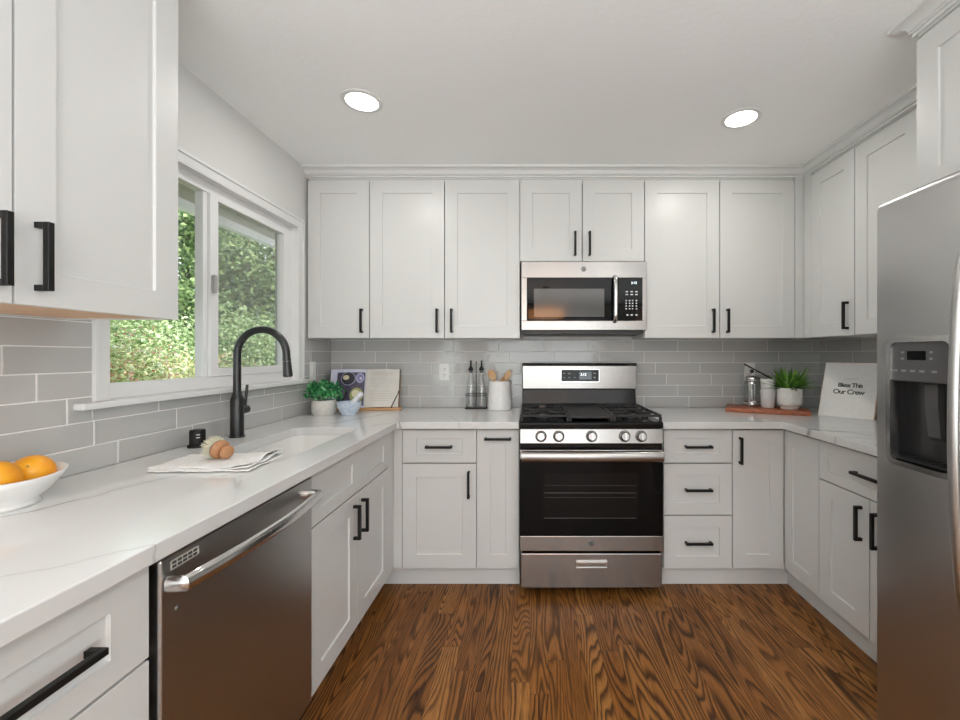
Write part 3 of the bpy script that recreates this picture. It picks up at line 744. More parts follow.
# corner cabinet with folding doors
XRF = 1.385
cr = thing('corner_cabinet', 'white corner base cabinet with two folding doors meeting at right angles', 'cabinet', (x5, YF, 0), 0, BG)
wc = XRF - x5; yc = YD(2.0125)
cm = MB(); cm.box(0, .018, .0205, bd, DB, CB - .001).box(.018, XR - x5 - .006, bd - .01, bd, DB, CB - .001).box(XR - x5 - .016, XR - x5 - .004, yc - YF, bd - .01, DB, CB - .001)
cm.slab([(.018, .0205), (wc + .0205, .0205), (wc + .0205, yc - YF + .0), (XR - x5 - .016, yc - YF), (XR - x5 - .016, bd - .01), (.018, bd - .01)], [], DB, DB + .018)
cm.box(wc + .0205, XR - x5 - .016, yc - YF, yc - YF + .018, DB + .018, CB - .001)
cm.build('cabinet_box', 'cabinet_paint', cr)
d1 = shaker(G, wc - .003, DB, DT, .074, .074).build('door', 'cabinet_paint', cr, bevel=.0012)
pull(d1, .040, DT - .11, HL, True)
d2 = shaker(.003, 2.289 - 2.0125 - G, DB, DT, .068, .074).build('door', 'cabinet_paint', cr, bevel=.0012, loc=(wc, 0, 0), rotz=-PI / 2)
MB().box(0, wc + .048, .048, .066, 0, DB).box(wc + .048, wc + .066, yc - YF, .0479, 0, DB).build('toe_kick', 'cabinet_paint', cr)
# right wall run
cabinet('base_cabinet', 'white base cabinet with a wide drawer over two doors beside the refrigerator', (XRF, yc, 0), -PI / 2, .60, XR - XRF - .0087, DB, CB - .001,
        [drawer(0, .60, .686, DT), bdoor(0, .30, DB, .680, 'r'), bdoor(.30, .60, DB, .680, 'l')], BG, toe=1)
# left wall run
XLF = -.741; ldp = abs(XLF - XL) - .0087
ys0, ys1 = YD(1.412), YD(2.198); ws = ys1 - ys0
sinkcab = cabinet('sink_cabinet', 'white sink base cabinet with a false drawer front and two doors', (XLF, ys0, 0), PI / 2, ws, ldp, DB, CB - .001,
        [dict(name='false_front', x0=G, x1=ws - G, z0=.686, z1=DT, stile=.07, rail=.048, mids=((ws / 2 - .05, ws / 2 + .05),)),
         bdoor(0, ws / 2, DB, .680, 'r'), bdoor(ws / 2, ws, DB, .680, 'l')], BG, toe=1, top=False, fillers=[(ws + .001, 2.289 - 1.412 - .003, DB, CB - .002)])
yl1 = YD(.819)
cabinet('base_cabinet', 'white drawer base cabinet nearest the camera beside the dishwasher', (XLF, yl1 - .372, 0), PI / 2, .372, ldp, DB, CB - .001,
        [drawer(0, .372, .686, DT, stile=.074, hl=.150), drawer(0, .372, .402, .680, rail=.064), drawer(0, .372, DB, .396, rail=.064)], BG, toe=1)

# ------------------------------------------------------------------ crown moulding
def crown(path, name):
    prof = [(-.012, UBOX - .004), (.0, UBOX - .004), (.0, UBOX), (.012, UBOX), (.012, UBOX + .010), (.006, UBOX + .012), (.018, UBOX + .014), (.018, UBOX + .021), (.013, UBOX + .0225)]
    for i in range(7):
        t = i / 6 * PI / 2; prof.append((.020 + .030 * (1 - math.cos(t)), UBOX + .022 + .022 * math.sin(t)))
    prof += [(.058, UBOX + .0445), (.058, ZC - .0005), (-.012, ZC - .0005)]
    P = [Vector((x, y)) for x, y in path]; rings = []
    for i, p in enumerate(P):
        ds = []
        if i > 0: ds.append((P[i] - P[i - 1]).normalized())
        if i < len(P) - 1: ds.append((P[i + 1] - P[i]).normalized())
        ns = [Vector((d.y, -d.x)) for d in ds]
        n = ns[0] if len(ns) == 1 else (ns[0] + ns[1]) / (1 + ns[0].dot(ns[1]))
        rings.append([(p.x + n.x * o, p.y + n.y * o, z) for o, z in prof])
    return MB().loft(rings).build(name, 'trim_paint', kind='structure', smooth=False)
crown([(XL + .001, YU + .012), (XU + .012, YU + .012), (XU + .012, yf - .002 + .012)], 'trim_1')
crown([(XR - .001, yf + .002), (XF + .012, yf + .002), (XF + .012, yf - .95)], 'trim_2') if False else crown([(XU - .06, yf), (XF + .010, yf), (XF + .010, yf - .95)], 'trim_2')
crown([(XLU - .012, YD(1.248) - .81), (XLU - .012, YD(1.248)), (XL + .001, YD(1.248))], 'trim_3')

# ------------------------------------------------------------------ countertops and sink
XLC, YBC, XRC = -.712, -.645, 1.350
HX0, HX1, HY0, HY1 = -1.158, -.842, YD(1.40), YD(2.08)
hole = rrect(HX0, HX1, HY0, HY1, .045, 8)
yl = yl1 - .374
ol = [(XL + .0085, yl), (XLC, yl), (XLC, YBC), (-.0585, YBC), (-.0585, -.0085), (XL + .0085, -.0085)]
ct = MB().slab(ol, [hole], CB, CT).build('countertop', 'quartz', bevel=.003)
tag(ct, 'white quartz countertop with grey veins holding the sink and cookbook', 'countertop', 'quartz countertops')
orr = [(.7085, YBC), (XRC, YBC), (XRC, YD(1.412)), (XR - .0085, YD(1.412)), (XR - .0085, -.0085), (.7085, -.0085)]
ct2 = MB().slab(orr, [], CB, CT).build('countertop', 'quartz', bevel=.003)
tag(ct2, 'white quartz corner countertop under the cutting board and framed sign', 'countertop', 'quartz countertops')
sk = thing('kitchen_sink', 'white rectangular undermount sink set into the countertop', 'sink', ((HX0 + HX1) / 2, (HY0 + HY1) / 2, CB))
hw, hl = (HX1 - HX0) / 2, (HY1 - HY0) / 2
def rr3(ex, z, r): return [(x, y, z) for x, y in rrect(-hw - ex, hw + ex, -hl - ex, hl + ex, r, 8)]
MB().loft([rr3(.025, -.001, .07), rr3(.0015, -.001, .046), rr3(.0, -.06, .045), rr3(-.006, -.16, .045), rr3(-.014, -.185, .045), rr3(-.035, -.198, .04)], False, True).build('basin', 'sink_white', sk, smooth=True, norm=True)
MB().lathe([(0, -.1975), (.018, -.1965), (.034, -.1950), (.042, -.1972)], 24, (0, 0, 0)).build('drain', 'nickel', sk, smooth=True, label='round metal drain')

# ------------------------------------------------------------------ faucet and air gap
fx, fy = -1.283, YD(1.84)
fa = thing('kitchen_faucet', 'matte black gooseneck pull-down faucet rising behind the sink', 'faucet', (fx, fy, CT))
MB().lathe([(0, 0), (.030, 0), (.030, .006), (.0262, .008), (.0262, .165), (.024, .172), (.0170, .190), (.0170, .196), (0, .196)], 28).build('faucet_body', 'faucet_black', fa, smooth=True)
pth = [(0, 0, .19), (0, 0, .26), (0, 0, .345)]
R_ = .108
for i in range(1, 25):
    t = PI - i / 24 * (PI * 1.0); pth.append((R_ + R_ * math.cos(t), 0, .362 + R_ * math.sin(t)))
e = Vector(pth[-1])
pth.append(tuple(e + Vector((.001, 0, -.02))))
MB().tube(pth, .0155, 16, up=(0, 1, 0)).build('spout', 'faucet_black', fa, smooth=True)
d = Vector((.002, 0, -.03)).normalized()
hp = e + Vector((.001, 0, -.016))
hd = MB(); hd.cyl(hp, hp + d * .014, .0165, .0165, 20); hd.cyl(hp + d * .015, hp + d * .080, .0165, .0195, 20); hd.cyl(hp + d * .0805, hp + d * .084, .017, .016, 20)
hd.build('spray_head', 'faucet_black', fa, smooth=True)
lv = MB(); lv.cyl((0, .022, .115), (0, .064, .115), .0185, .0185, 20)
lo_ = lv.build('lever_hub', 'faucet_black', fa, smooth=True, bevel=.003)
MB().cyl((0, .052, .132), (.004, .060, .225), .0062, .0055, 12).build('lever', 'faucet_black', lo_, smooth=True)
ag = thing('air_gap_cap', 'small black ribbed air gap cap on the counter beside the faucet', 'air gap', (-1.300, YD(1.642), CT))
MB().lathe([(0, 0), (.032, 0), (.032, .009), (.026, .011), (.026, .062), (.024, .067), (0, .068)], 28).build('cap', 'black_metal', ag, smooth=True)
sl = MB()
for k in range(2): sl.box(.0250, .0266, -.006, .005, .038 + k * .011, .041 + k * .011, Matrix.Rotation(-.80, 4, 'Z'))
sl.build('slot', 'mark_white', ag, label='pale slot openings')

# ------------------------------------------------------------------ dishwasher
dw = thing('dishwasher', 'built-in stainless dishwasher between the drawers and the sink cabinet', 'dishwasher', (XLF, yl1 + .002, 0), PI / 2)
wd = ys0 - yl1 - .004
MB().box(.004, wd - .004, .024, .58, .10, .868).build('tub_body', 'black_plastic', dw)
mb = MB(); mb.box(.008, wd - .003, -.012, .022, .118, .866); mb.build('door', 'steel_dark', dw, bevel=.006, bseg=3)
MB().box(.006, wd - .006, .055, .075, 0.002, .115).build('kick_plate', 'black_plastic', dw)
pts = [(.022, -.013, .812), (.026, -.038, .812)] + [Vector((.026 + (wd - .050) * k / 14, -.046 - .020 * math.sin(PI * k / 14), .812)) for k in range(15)] + [(wd - .024, -.038, .812), (wd - .020, -.013, .812)]
MB().tube(pts, .011, 14, sx=1.6, sy=.95, up=(0, 0, 1)).build('handle', 'chrome', dw, smooth=True, label='bowed bright metal bar handle')
v = MB()
for r_ in range(2):
    for c_ in range(5): v.box(.034 + c_ * .0135, .0445 + c_ * .0135, -.0128, -.0118, .838 + r_ * .008, .8435 + r_ * .008)
v.build('vent', 'slot_dark', dw, label='two rows of dark vent slots')
MB().box(.031, .1035, -.01235, -.0119, .8355, .8545).build('vent_plate', 'vent_cream', dw)
MB().lathe([(0, 0), (.004, 0), (.004, .0006), (0, .0006)], 14, mx=Matrix.Translation((.045, -.012, .752)) @ Matrix.Rotation(PI / 2, 4, 'X')).build('badge', 'mark_grey', dw)

# ------------------------------------------------------------------ range
rg = thing('gas_range', 'freestanding stainless gas range with black oven door and cooktop', 'range', (.324, 0, 0))
hwR = .3785
FY = -.676
MB().box(-hwR + .004, hwR - .004, FY + .045, -.03, .06, .885).build('body', 'black_enamel', rg)
for sx_ in (-1, 1):
    for yy in (FY + .09, -.1): MB().cyl((sx_ * .33, yy, .0), (sx_ * .33, yy, .0598), .018, .018, 14).build('foot', 'black_plastic', rg)
# storage drawer with slot pull
mb = MB(); mb.box(-hwR + .006, hwR - .006, FY, FY + .044, .044, .226)
sd = mb.build('storage_drawer', 'steel', rg, bevel=.004)
pu = MB(); pu.box(-.082, .082, FY - .012, FY - .0002, .176, .187).box(-.082, .082, FY - .006, FY - .0002, .150, .156).box(-.082, -.076, FY - .006, FY - .0002, .156, .176).box(.076, .082, FY - .006, FY - .0002, .156, .176)
po = pu.build('drawer_pull', 'chrome', sd, bevel=.001)
MB().box(-.076, .076, FY - .0015, FY - .0003, .156, .176).build('pull_recess', 'steel', po)
# oven door
od = MB(); od.box(-hwR, hwR, FY, FY + .042, .238, .318); odo = od.build('oven_door', 'steel', rg, bevel=.003)
MB().box(-hwR, hwR, FY, FY + .042, .320, .722).build('door_glass', 'black_glass', odo, bevel=.003)
MB().box(-.255, .250, FY - .0006, FY - .0001, .412, .648).build('oven_window', 'oven_window', odo)
rk = MB()
for z in (.585, .545, .522, .412):
    rk.box(-.248, .238, FY - .0011, FY - .0007, z, z + (.0028 if z in (.545, .412) else .0010))
rk.build('oven_racks', 'rack_metal', odo, label='thin metal rack lines behind the dark glass')
MB().box(-hwR, hwR, FY, FY + .042, .7225, .772).build('door_top', 'steel', odo, bevel=.003)
hb = MB(); hb.tube([(-hwR + .010, FY - .045, .746), (0, FY - .050, .746), (hwR - .012, FY - .045, .746)], 0.0150, 16, sx=1.75, sy=.8, up=(0, 0, 1))
for sx_ in (-1, 1): hb.box(sx_ * .355 - .012, sx_ * .355 + .012, FY - .044, FY - .0002, .735, .760)
hb.build('handle', 'steel', odo, smooth=True, label='full-width brushed metal bar handle')
em = MB(); em.lathe([(0, 0), (.0135, 0), (.0135, .0012), (.0115, .0016), (0, .0016)], 28, mx=Matrix.Translation((0, FY - .0001, .279)) @ Matrix.Rotation(PI / 2, 4, 'X'))
emo = em.build('emblem', 'grey_plastic', odo, smooth=True, label='round maker emblem')
def swirl(parent, c, r, m):
    s = MB()
    for k in range(4):
        a = k * PI / 2 + .3
        s.tube([(c[0] + r * .80 * math.cos(a + t * .9), c[1], c[2] + r * .80 * math.sin(a + t * .9)) for t in (0, .4, .8, 1.2)], r * .05, 6)
    for sx_ in (-1, 1):
        s.tube([(c[0] + sx_ * r * .28 + r * .25 * math.cos(t), c[1], c[2] + r * .36 * math.sin(t)) for t in [i * .7 + (0 if sx_ > 0 else .8) for i in range(8)]], r * .055, 6)
    s.build('monogram', m, parent)
swirl(emo, (0, FY - .0022, .279), .0125, 'chrome')
# control panel with knobs
cp = MB(); cp.prism([(FY - .008, .806), (FY + .002, .884), (FY + .06, .884), (FY + .06, .806)], -hwR, hwR, 'x')
cpo = cp.build('control_panel', 'steel', rg, bevel=.004)
MB().box(-hwR + .002, hwR - .002, FY + .012, FY + .05, .7725, .8055).build('panel_gap', 'black_enamel', rg)
for px in (541, 558.7, 591.5, 624.5, 641):
    kx = (px - 591.5) / 189.7
    mx = Matrix.Translation((kx, FY - .0035, .845)) @ Matrix.Rotation(PI / 2 - .128, 4, 'X')
    kb = MB(); kb.lathe([(0, .0), (.027, .0), (.027, .004), (.0235, .006), (.0215, .026), (.019, .029), (0, .029)], 28, mx=mx)
    ko = kb.build('knob', 'knob_metal', rg, smooth=True, label='round metal burner knob')
    MB().lathe([(.0272, .0002), (.0300, .0002), (.0300, .0026), (.0272, .0026)], 28, mx=mx).build('knob_shade_ring', 'black_plastic', ko, smooth=True)  # black ring stands in for the dark shadow around the knob
    MB().box(-.0055, .0055, -.0195, .0195, .0292, .036, mx).build('grip_ridge', 'nickel', ko, bevel=.001)
# cooktop
ck = MB(); ck.prism([(FY - .002, .886), (FY - .004, .912), (FY + .006, .920), (-.12, .920), (-.12, .886)], -hwR, hwR, 'x')
cko = ck.build('cooktop', 'black_enamel', rg, bevel=.003)
for bxx, byy, br in ((-.245, -.50, .045), (-.245, -.255, .036), (.245, -.50, .050), (.245, -.255, .034), (0, -.38, .040)):
    MB().lathe([(0, .9202), (br, .9202), (br * .96, .930), (br * .72, .931), (br * .70, .938), (br * .62, .941), (0, .941)], 24, (bxx, byy, 0)).build('burner', 'cast_iron', rg, smooth=True, label='round black burner cap')
gy0, gy1, gz0, gz1 = FY + .018, -.135, .9205, .956
def bar(mb, xa, ya, xb, yb, z0, z1, t=.0055):
    d = Vector((xb - xa, yb - ya, 0)).normalized(); n = Vector((-d.y, d.x, 0)) * t
    a, b = Vector((xa, ya, 0)), Vector((xb, yb, 0))
    mb.loft([[(p.x, p.y, z) for p in (a - n, b - n, b + n, a + n)] for z in (z0, z1)])
for (xa_, xb_, kind) in ((-.370, -.123, 'burner'), (.123, .370, 'burner')):
    g = MB(); zb = gz1 - .012
    for x_ in (xa_, xb_): bar(g, x_, gy0, x_, gy1, zb, gz1)
    for y_ in (gy0, (gy0 + gy1) / 2, gy1): bar(g, xa_ + .006, y_, xb_ - .006, y_, zb, gz1)
    cx = (xa_ + xb_) / 2
    for cy in (-.535, -.265):
        for k in range(4):
            a = PI / 4 + k * PI / 2
            bar(g, cx + .115 * math.cos(a), cy + .125 * math.sin(a), cx + .03 * math.cos(a), cy + .03 * math.sin(a), zb + .0005, gz1 + .002, .004)
        for k in range(2):
            a = k * PI; bar(g, cx + .115 * math.cos(a), cy, cx + .028 * math.cos(a), cy, zb + .0007, gz1 + .0022, .004)
    for x_ in (xa_, xb_):
        for y_ in (gy0 + .004, gy1 - .004, (gy0 + gy1) / 2): g.box(x_ - .007, x_ + .007, y_ - .008, y_ + .008, gz0, zb)
    g.build('burner_grate', 'cast_iron', rg, bevel=.0012, bseg=1)
gd = MB(); gd.box(-.117, .117, gy0, gy1, gz1 - .020, gz1 - .004).box(-.117, -.108, gy0, gy1, gz1 - .004, gz1 + .003).box(.108, .117, gy0, gy1, gz1 - .004, gz1 + .003).box(-.108, .108, gy1 - .009, gy1, gz1 - .004, gz1 + .003)
for x_ in (-.108, .108):
    for y_ in (gy0 + .008, gy1 - .01): gd.box(x_ - .006, x_ + .006, y_ - .006, y_ + .006, gz0, gz1 - .020)
gd.build('griddle', 'cast_iron', rg, bevel=.0015, bseg=1, label='flat black griddle plate')
# backguard
bgm = MB(); bgm.prism([(-.135, .9202), (-.110, 1.047), (-.03, 1.047), (-.03, .9202)], -hwR + .004, hwR - .004, 'x'); bgm.build('backguard_base', 'black_enamel', rg, bevel=.003)
MB().box(-hwR + .001, hwR + .006, -.104, -.03, 1.0475, 1.219).build('backguard_back', 'black_enamel', rg, bevel=.004)
bgs = MB(); bgs.prism([(-.1205, 1.050), (-.1205, 1.200), (-.112, 1.214), (-.1045, 1.214), (-.1045, 1.050)], -hwR + .005, hwR + .002, 'x')
bgo = bgs.build('backguard', 'steel', rg, bevel=.003)
BY = -.1207
MB().box(-.202 + .0, .052, BY - .002, BY, 1.100, 1.178).build('display_panel', 'black_glass', bgo, bevel=.002) if False else None
cxd = .006
dp = MB().box(cxd - .124, cxd + .124, BY - .003, BY, 1.098, 1.176).build('display_panel', 'black_glass', bgo, bevel=.002)
MB().box(cxd - .128, cxd + .128, BY - .0012, BY - .0001, 1.094, 1.180).build('display_bezel', 'chrome', bgo, bevel=.001)
MB().box(cxd - .006, cxd + .075, BY - .0034, BY - .0031, 1.112, 1.164).build('screen', 'display_blue_sheen', dp, label='dark clock screen with a painted bluish reflection')
mk = MB()
for i, (a, b) in enumerate(((-.105, 1.152), (-.072, 1.152), (-.105, 1.125), (-.070, 1.125), (-.036, 1.125), (.095, 1.152), (.095, 1.125))): mk.box(cxd + a - .008, cxd + a + .008, BY - .0034, BY - .0031, b - .003, b + .003)
mk.build('button_print', 'mark_grey', dp)
text('clock_digits', '2:12', .022, 'display_lit', dp, (cxd + .022, BY - .0037, 1.144), (PI / 2, 0, 0))

# ------------------------------------------------------------------ microwave
mw = thing('microwave', 'stainless over-the-range microwave mounted above the gas range', 'microwave', (.327, 0, 0))
MFY = -.352; mz0, mz1 = 1.424, 1.838; mh = .379
MB().box(-mh, mh, MFY + .032, -.010, mz0 + .006, mz1 - .004).build('body', 'black_plastic', mw)
MB().prism([(MFY + .05, mz0 + .005), (MFY + .05, mz0 - .018), (-.05, mz0 - .026), (-.05, mz0 + .005)], -mh + .01, mh - .01, 'x').build('vent_grille', 'black_plastic', mw, label='dark underside vent')
def mx_(px): return (px - 583.9) / 164.7
mf = MB()
a, b = mx_(527), mx_(642)
zt, zl = CH + (355 - 278) / 164.7, CH + (355 - 321) / 164.7
mf.box(-mh, mh, MFY, MFY + .030, zt, mz1).box(-mh, mh, MFY, MFY + .030, mz0, zl).box(-mh, a, MFY, MFY + .030, zl, zt).box(b, mh, MFY, MFY + .030, zl, zt)
mfo = mf.build('front_frame', 'steel', mw, bevel=.0015)
c_ = mx_(613)
gl = MB().box(a + .0005, c_, MFY + .002, MFY + .026, zl + .0005, zt - .0005).build('door', 'black_glass', mw)
MB().box(mx_(534), mx_(604), MFY + .0012, MFY + .0019, CH + (355 - 317) / 164.7, CH + (355 - 289) / 164.7).build('window', 'microwave_screen', gl, label='grey see-through window mesh')
hd = MB(); hx = mx_(614.2)
hd.tube([(hx, MFY + .0, zl - .006), (hx, MFY - .034, zl + .006)] + [(hx, MFY - .036 - .008 * math.sin(PI * k / 8), zl + .008 + (zt - zl - .016) * k / 8) for k in range(9)] + [(hx, MFY - .034, zt - .006), (hx, MFY + .0, zt + .006)], .0125, 14, sx=1.0, sy=.75, up=(1, 0, 0))
hd.build('handle', 'chrome', gl, smooth=True, label='vertical bright metal bar handle')
kp = MB().box(mx_(618.5), b - .0005, MFY + .001, MFY + .026, zl + .0005, zt - .0005).build('control_panel', 'black_glass', mw)
kk = MB()
def mzz(y): return CH + (355 - y) / 164.7
for y in (292, 294.8):
    for x_ in (626.5, 631.3, 636): kk.box(mx_(x_ - 1.3), mx_(x_ + 1.3), MFY + .0004, MFY + .0009, mzz(y + .55), mzz(y - .55))
for y in (300.8, 303.5, 306.2, 309):
    for x_ in (625.8, 629.2, 632.2, 636): kk.box(mx_(x_ - .7), mx_(x_ + .7), MFY + .0004, MFY + .0009, mzz(y + .6), mzz(y - .6))
for x_ in (627, 631.3, 636): kk.box(mx_(x_ - 1.0), mx_(x_ + 1.0), MFY + .0004, MFY + .0009, mzz(315.8), mzz(314.4))
kk.build('button_print', 'mark_white', kp)
text('clock_digits', '2:12', .020, 'display_lit', kp, (mx_(633.5), MFY + .0004, mzz(283.2)), (PI / 2, 0, 0))
em = MB().lathe([(0, 0), (.0150, 0), (.0150, .0012), (.0128, .0016), (0, .0016)], 28, mx=Matrix.Translation((mx_(583.5), MFY - .0001, mzz(269.5))) @ Matrix.Rotation(PI / 2, 4, 'X')).build('emblem', 'grey_plastic', mfo, smooth=True, label='round maker emblem')
swirl(em, (mx_(583.5), MFY - .0022, mzz(269.5)), .014, 'chrome')

# ------------------------------------------------------------------ refrigerator (local x runs towards the camera)
fr = thing('refrigerator', 'stainless side-by-side refrigerator with water dispenser', 'refrigerator', (1.153, YD(1.397), 0), -PI / 2)
FW, FH = .905, 1.772
MB().box(.003, FW - .003, .078, .80, .03, FH - .012).build('body', 'grey_plastic', fr, bevel=.004)
MB().box(.02, FW - .02, .09, .12, .004, .0298).build('base_grille', 'black_plastic', fr)
split = .368
def fdoor(u0, u1, hole, name):
    bul, t = .010, .074
    us = sorted(set([u0 + (u1 - u0) * i / 18 for i in range(19)] + ([hole[0], hole[1]] if hole else [])))
    us = [u for i, u in enumerate(us) if i == 0 or u - us[i - 1] > .002 or (hole and u in hole[:2])]
    zs = sorted(set([.05, .12, FH] + [FH - .004, FH - .011, FH - .020, FH - .030] + (list(hole[2:]) if hole else [])))
    def dep(u, z):
        f = (u - u0) / (u1 - u0)
        y = -bul * math.sin(PI * min(max(f, 0), 1)) ** .8
        k = max(0, (z - (FH - .030)) / .030)
        return y + .016 * (1 - math.sqrt(max(0, 1 - k * k)))
    mb = MB(); g = [[mb.bm.verts.new((u, dep(u, z), z)) for u in us] for z in zs]
    for i in range(len(zs) - 1):
        for j in range(len(us) - 1):
            if hole and us[j] >= hole[0] - 1e-6 and us[j + 1] <= hole[1] + 1e-6 and zs[i] >= hole[2] - 1e-6 and zs[i + 1] <= hole[3] + 1e-6: continue
            mb.bm.faces.new((g[i][j], g[i][j + 1], g[i + 1][j + 1], g[i + 1][j]))
    # edge and back
    bk = lambda v: mb.bm.verts.new((v.co.x, t, v.co.z))
    rim = g[0] + [r[-1] for r in g[1:]] + list(reversed(g[-1][:-1])) + [r[0] for r in reversed(g[1:-1])]
    b = [bk(v) for v in rim]
    for i in range(len(rim)):
        j = (i + 1) % len(rim); mb.bm.faces.new((rim[i], rim[j], b[j], b[i]))
    mb.bm.faces.new(b)
    return mb.build(name, 'steel_vertical', fr, smooth=True), dep
hu0, hu1, hz0, hz1 = .062, .262, .940, 1.318
fzd, dep = fdoor(.002, split - .003, (hu0, hu1, hz0, hz1), 'freezer_door')
fgd, dep2 = fdoor(split + .003, FW - .002, None, 'fresh_food_door')
# dispenser: bezel, control panel, cavity
def ring_pts(u0, u1, z0, z1, r, y): return [(x, y, z) for x, z in rrect(u0, u1, z0, z1, r, 6)]
yb = dep(.16, 1.1)
bz = MB(); bz.loft([ring_pts(hu0 - .012, hu1 + .012, hz0 - .012, hz1 + .012, .030, yb + .016), ring_pts(hu0 - .010, hu1 + .010, hz0 - .010, hz1 + .010, .028, yb - .004), ring_pts(hu0 + .006, hu1 - .006, hz0 + .006, hz1 - .006, .020, yb - .004), ring_pts(hu0 + .010, hu1 - .010, hz0 + .010, hz1 - .010, .016, yb + .020)], False, False)
dsp = bz.build('dispenser', 'chrome', fzd, smooth=True, label='ice and water dispenser with bright bezel')
cav = MB(); q0, q1, r0, r1 = hu0 + .002, hu1 - .002, hz0 + .002, 1.192
cav.poly([(q0, yb + .012, r0), (q0, yb + .055, r0), (q0, yb + .055, r1), (q0, yb + .012, r1)]).poly([(q1, yb + .012, r0), (q1, yb + .055, r0), (q1, yb + .055, r1), (q1, yb + .012, r1)])
cav.poly([(q0, yb + .055, r0), (q1, yb + .055, r0), (q1, yb + .055, r1), (q0, yb + .055, r1)]).poly([(q0, yb + .012, r0), (q1, yb + .012, r0), (q1, yb + .055, r0), (q0, yb + .055, r0)])
cav.poly([(q0, yb + .012, r1), (q1, yb + .012, r1), (q1, yb + .055, r1), (q0, yb + .055, r1)])
cav.build('dispenser_recess', 'dark_cavity', fzd)
dcp = MB().box(q0, q1, yb + .004, yb + .050, 1.193, hz1 - .002).build('dispenser_controls', 'grey_plastic', fzd, bevel=.002)
MB().box(.120, .180, yb + .0030, yb + .0038, 1.258, 1.285).build('display', 'black_glass', dcp)
mk = MB()
for x_ in (.104, .196):
    for z in (1.262, 1.281): mk.box(x_ - .005, x_ + .005, yb + .0032, yb + .0038, z - .003, z + .003)
for x_ in (.078, .108, .138, .168, .206): mk.box(x_ - .008, x_ + .008, yb + .0032, yb + .0038, 1.222, 1.228)
mk.build('button_print', 'mark_grey', dcp)
tr_ = MB().box(hu0 + .012, hu1 - .012, yb + .005, yb + .052, .952, .958)
for k in range(8): tr_.box(hu0 + .02 + k * .021, hu0 + .030 + k * .021, yb + .008, yb + .048, .9581, .961)
tr_.build('drip_tray', 'black_plastic', fzd)
MB().prism([(yb + .054, 1.02), (yb + .044, 1.03), (yb + .034, 1.12), (yb + .034, 1.185), (yb + .054, 1.185)], .145, .185, 'x').build('dispenser_paddle', 'grey_plastic', fzd)
def fhandle(u, parent, dfun):
    yb_ = dfun(u, 1.0)
    p = [(u, yb_ + .004, .585)] + [(u, yb_ - .030 - .034 * math.sin(PI * k / 16) ** .6, .60 + .96 * k / 16) for k in range(17)] + [(u, yb_ + .004, 1.575)]
    MB().tube(p, .0145, 14, sx=1.0, sy=1.15, up=(1, 0, 0)).build('handle', 'nickel', parent, smooth=True, label='long bowed metal bar handle')
fhandle(.326, fzd, dep); fhandle(.412, fgd, dep2)

# ------------------------------------------------------------------ recessed ceiling lights, pendant
def can(x, y, label, watts, grp='recessed ceiling lights'):
    t = thing('recessed_light', label, 'ceiling light', (x, y, ZC), 0, grp)
    MB().lathe([(.070, -.0005), (.070, -.006), (.088, -.004), (.090, -.0005)], 40).build('trim_ring', 'trim_paint', t, smooth=True)
    MB().lathe([(0, -.0035), (.0695, -.0035), (.0695, -.0008), (0, -.0008)], 40).build('lens', 'lens', t, smooth=True, label='glowing white lens')
    l = lamp('recessed_lamp', 'AREA', (x, y, ZC - .012), watts, (1.0, .97, .92), (0, 0, 0), shape='DISK', size=.13)
    return t
can(-.755, YD(1.888), 'lit recessed ceiling light nearest the window', 2.2)
can(1.017, YD(2.024), 'lit recessed ceiling light nearest the refrigerator', 2.2)
lamp('room_fill', 'AREA', (-.755, -3.3, ZC - .012), 2.5, (1.0, .97, .92), (0, 0, 0), shape='DISK', size=.13)  # added fill lamps behind the camera, unseen and without fixtures
lamp('room_fill', 'AREA', (1.017, -3.3, ZC - .012), 2.5, (1.0, .97, .92), (0, 0, 0), shape='DISK', size=.13)
pl = thing('pendant_lamp', 'wide wooden drum pendant lamp reflected in the microwave door', 'pendant lamp', (.27, -4.9, 0))
MB().lathe([(.30, 1.90), (.30, 2.03), (.294, 2.03), (.294, 1.90)], 40).build('shade', 'lamp_shade_wood', pl, smooth=True)
wr = MB()
for k in range(3): a = k * 2.094; wr.cyl((.296 * math.cos(a), .296 * math.sin(a), 2.028), (0, 0, 2.33), .004, .004, 6)
wr.cyl((0, 0, 2.33), (0, 0, ZC - .001), .006, .006, 8); wr.lathe([(0, ZC - .022), (.06, ZC - .022), (.06, ZC - .001), (0, ZC - .001)], 24)
wr.build('hanger', 'black_metal', pl)
lamp('pendant_bulb_light', 'POINT', (.27, -4.9, 1.975), 5, (1.0, .96, .90), shadow_soft_size=.05)
bb = MB()
for k in range(4): bb.ico((-.15 + k * .10, 0, 1.890), .018, 2)
bb.build('bulb', 'lens', pl, smooth='all')

# ------------------------------------------------------------------ outlets and switch
def plate(name, label, cat, loc, rotz, kind, grp=None):
    t = thing(name, label, cat, loc, rotz, grp)
    MB().box(-.0355, .0355, -.0125, -.0082, -.0585, .0585).build('cover_plate', 'outlet_white', t, bevel=.0025)
    if kind == 'outlet':
        for s in (-1, 1):
            r = MB().prism(rrect(-.017, .017, s * .0195 - .0145, s * .0195 + .0145, .010, 5), -.0142, -.0127, 'y').build('receptacle', 'outlet_white', t)
            q = MB()
            for x_ in (-.0065, .0065): q.box(x_ - .0013, x_ + .0013, -.0147, -.0144, s * .0195 - .001, s * .0195 + .008)
            q.cyl((0, -.0147, s * .0195 - .0075), (0, -.0144, s * .0195 - .0075), .0027, .0027, 10)
            q.build('slot', 'slot_dark', r)
    else:
        MB().prism([(-.0127, -.033), (-.0185, -.033), (-.0150, .033), (-.0127, .033)], -.016, .016, 'x').build('rocker', 'outlet_white', t, bevel=.001)
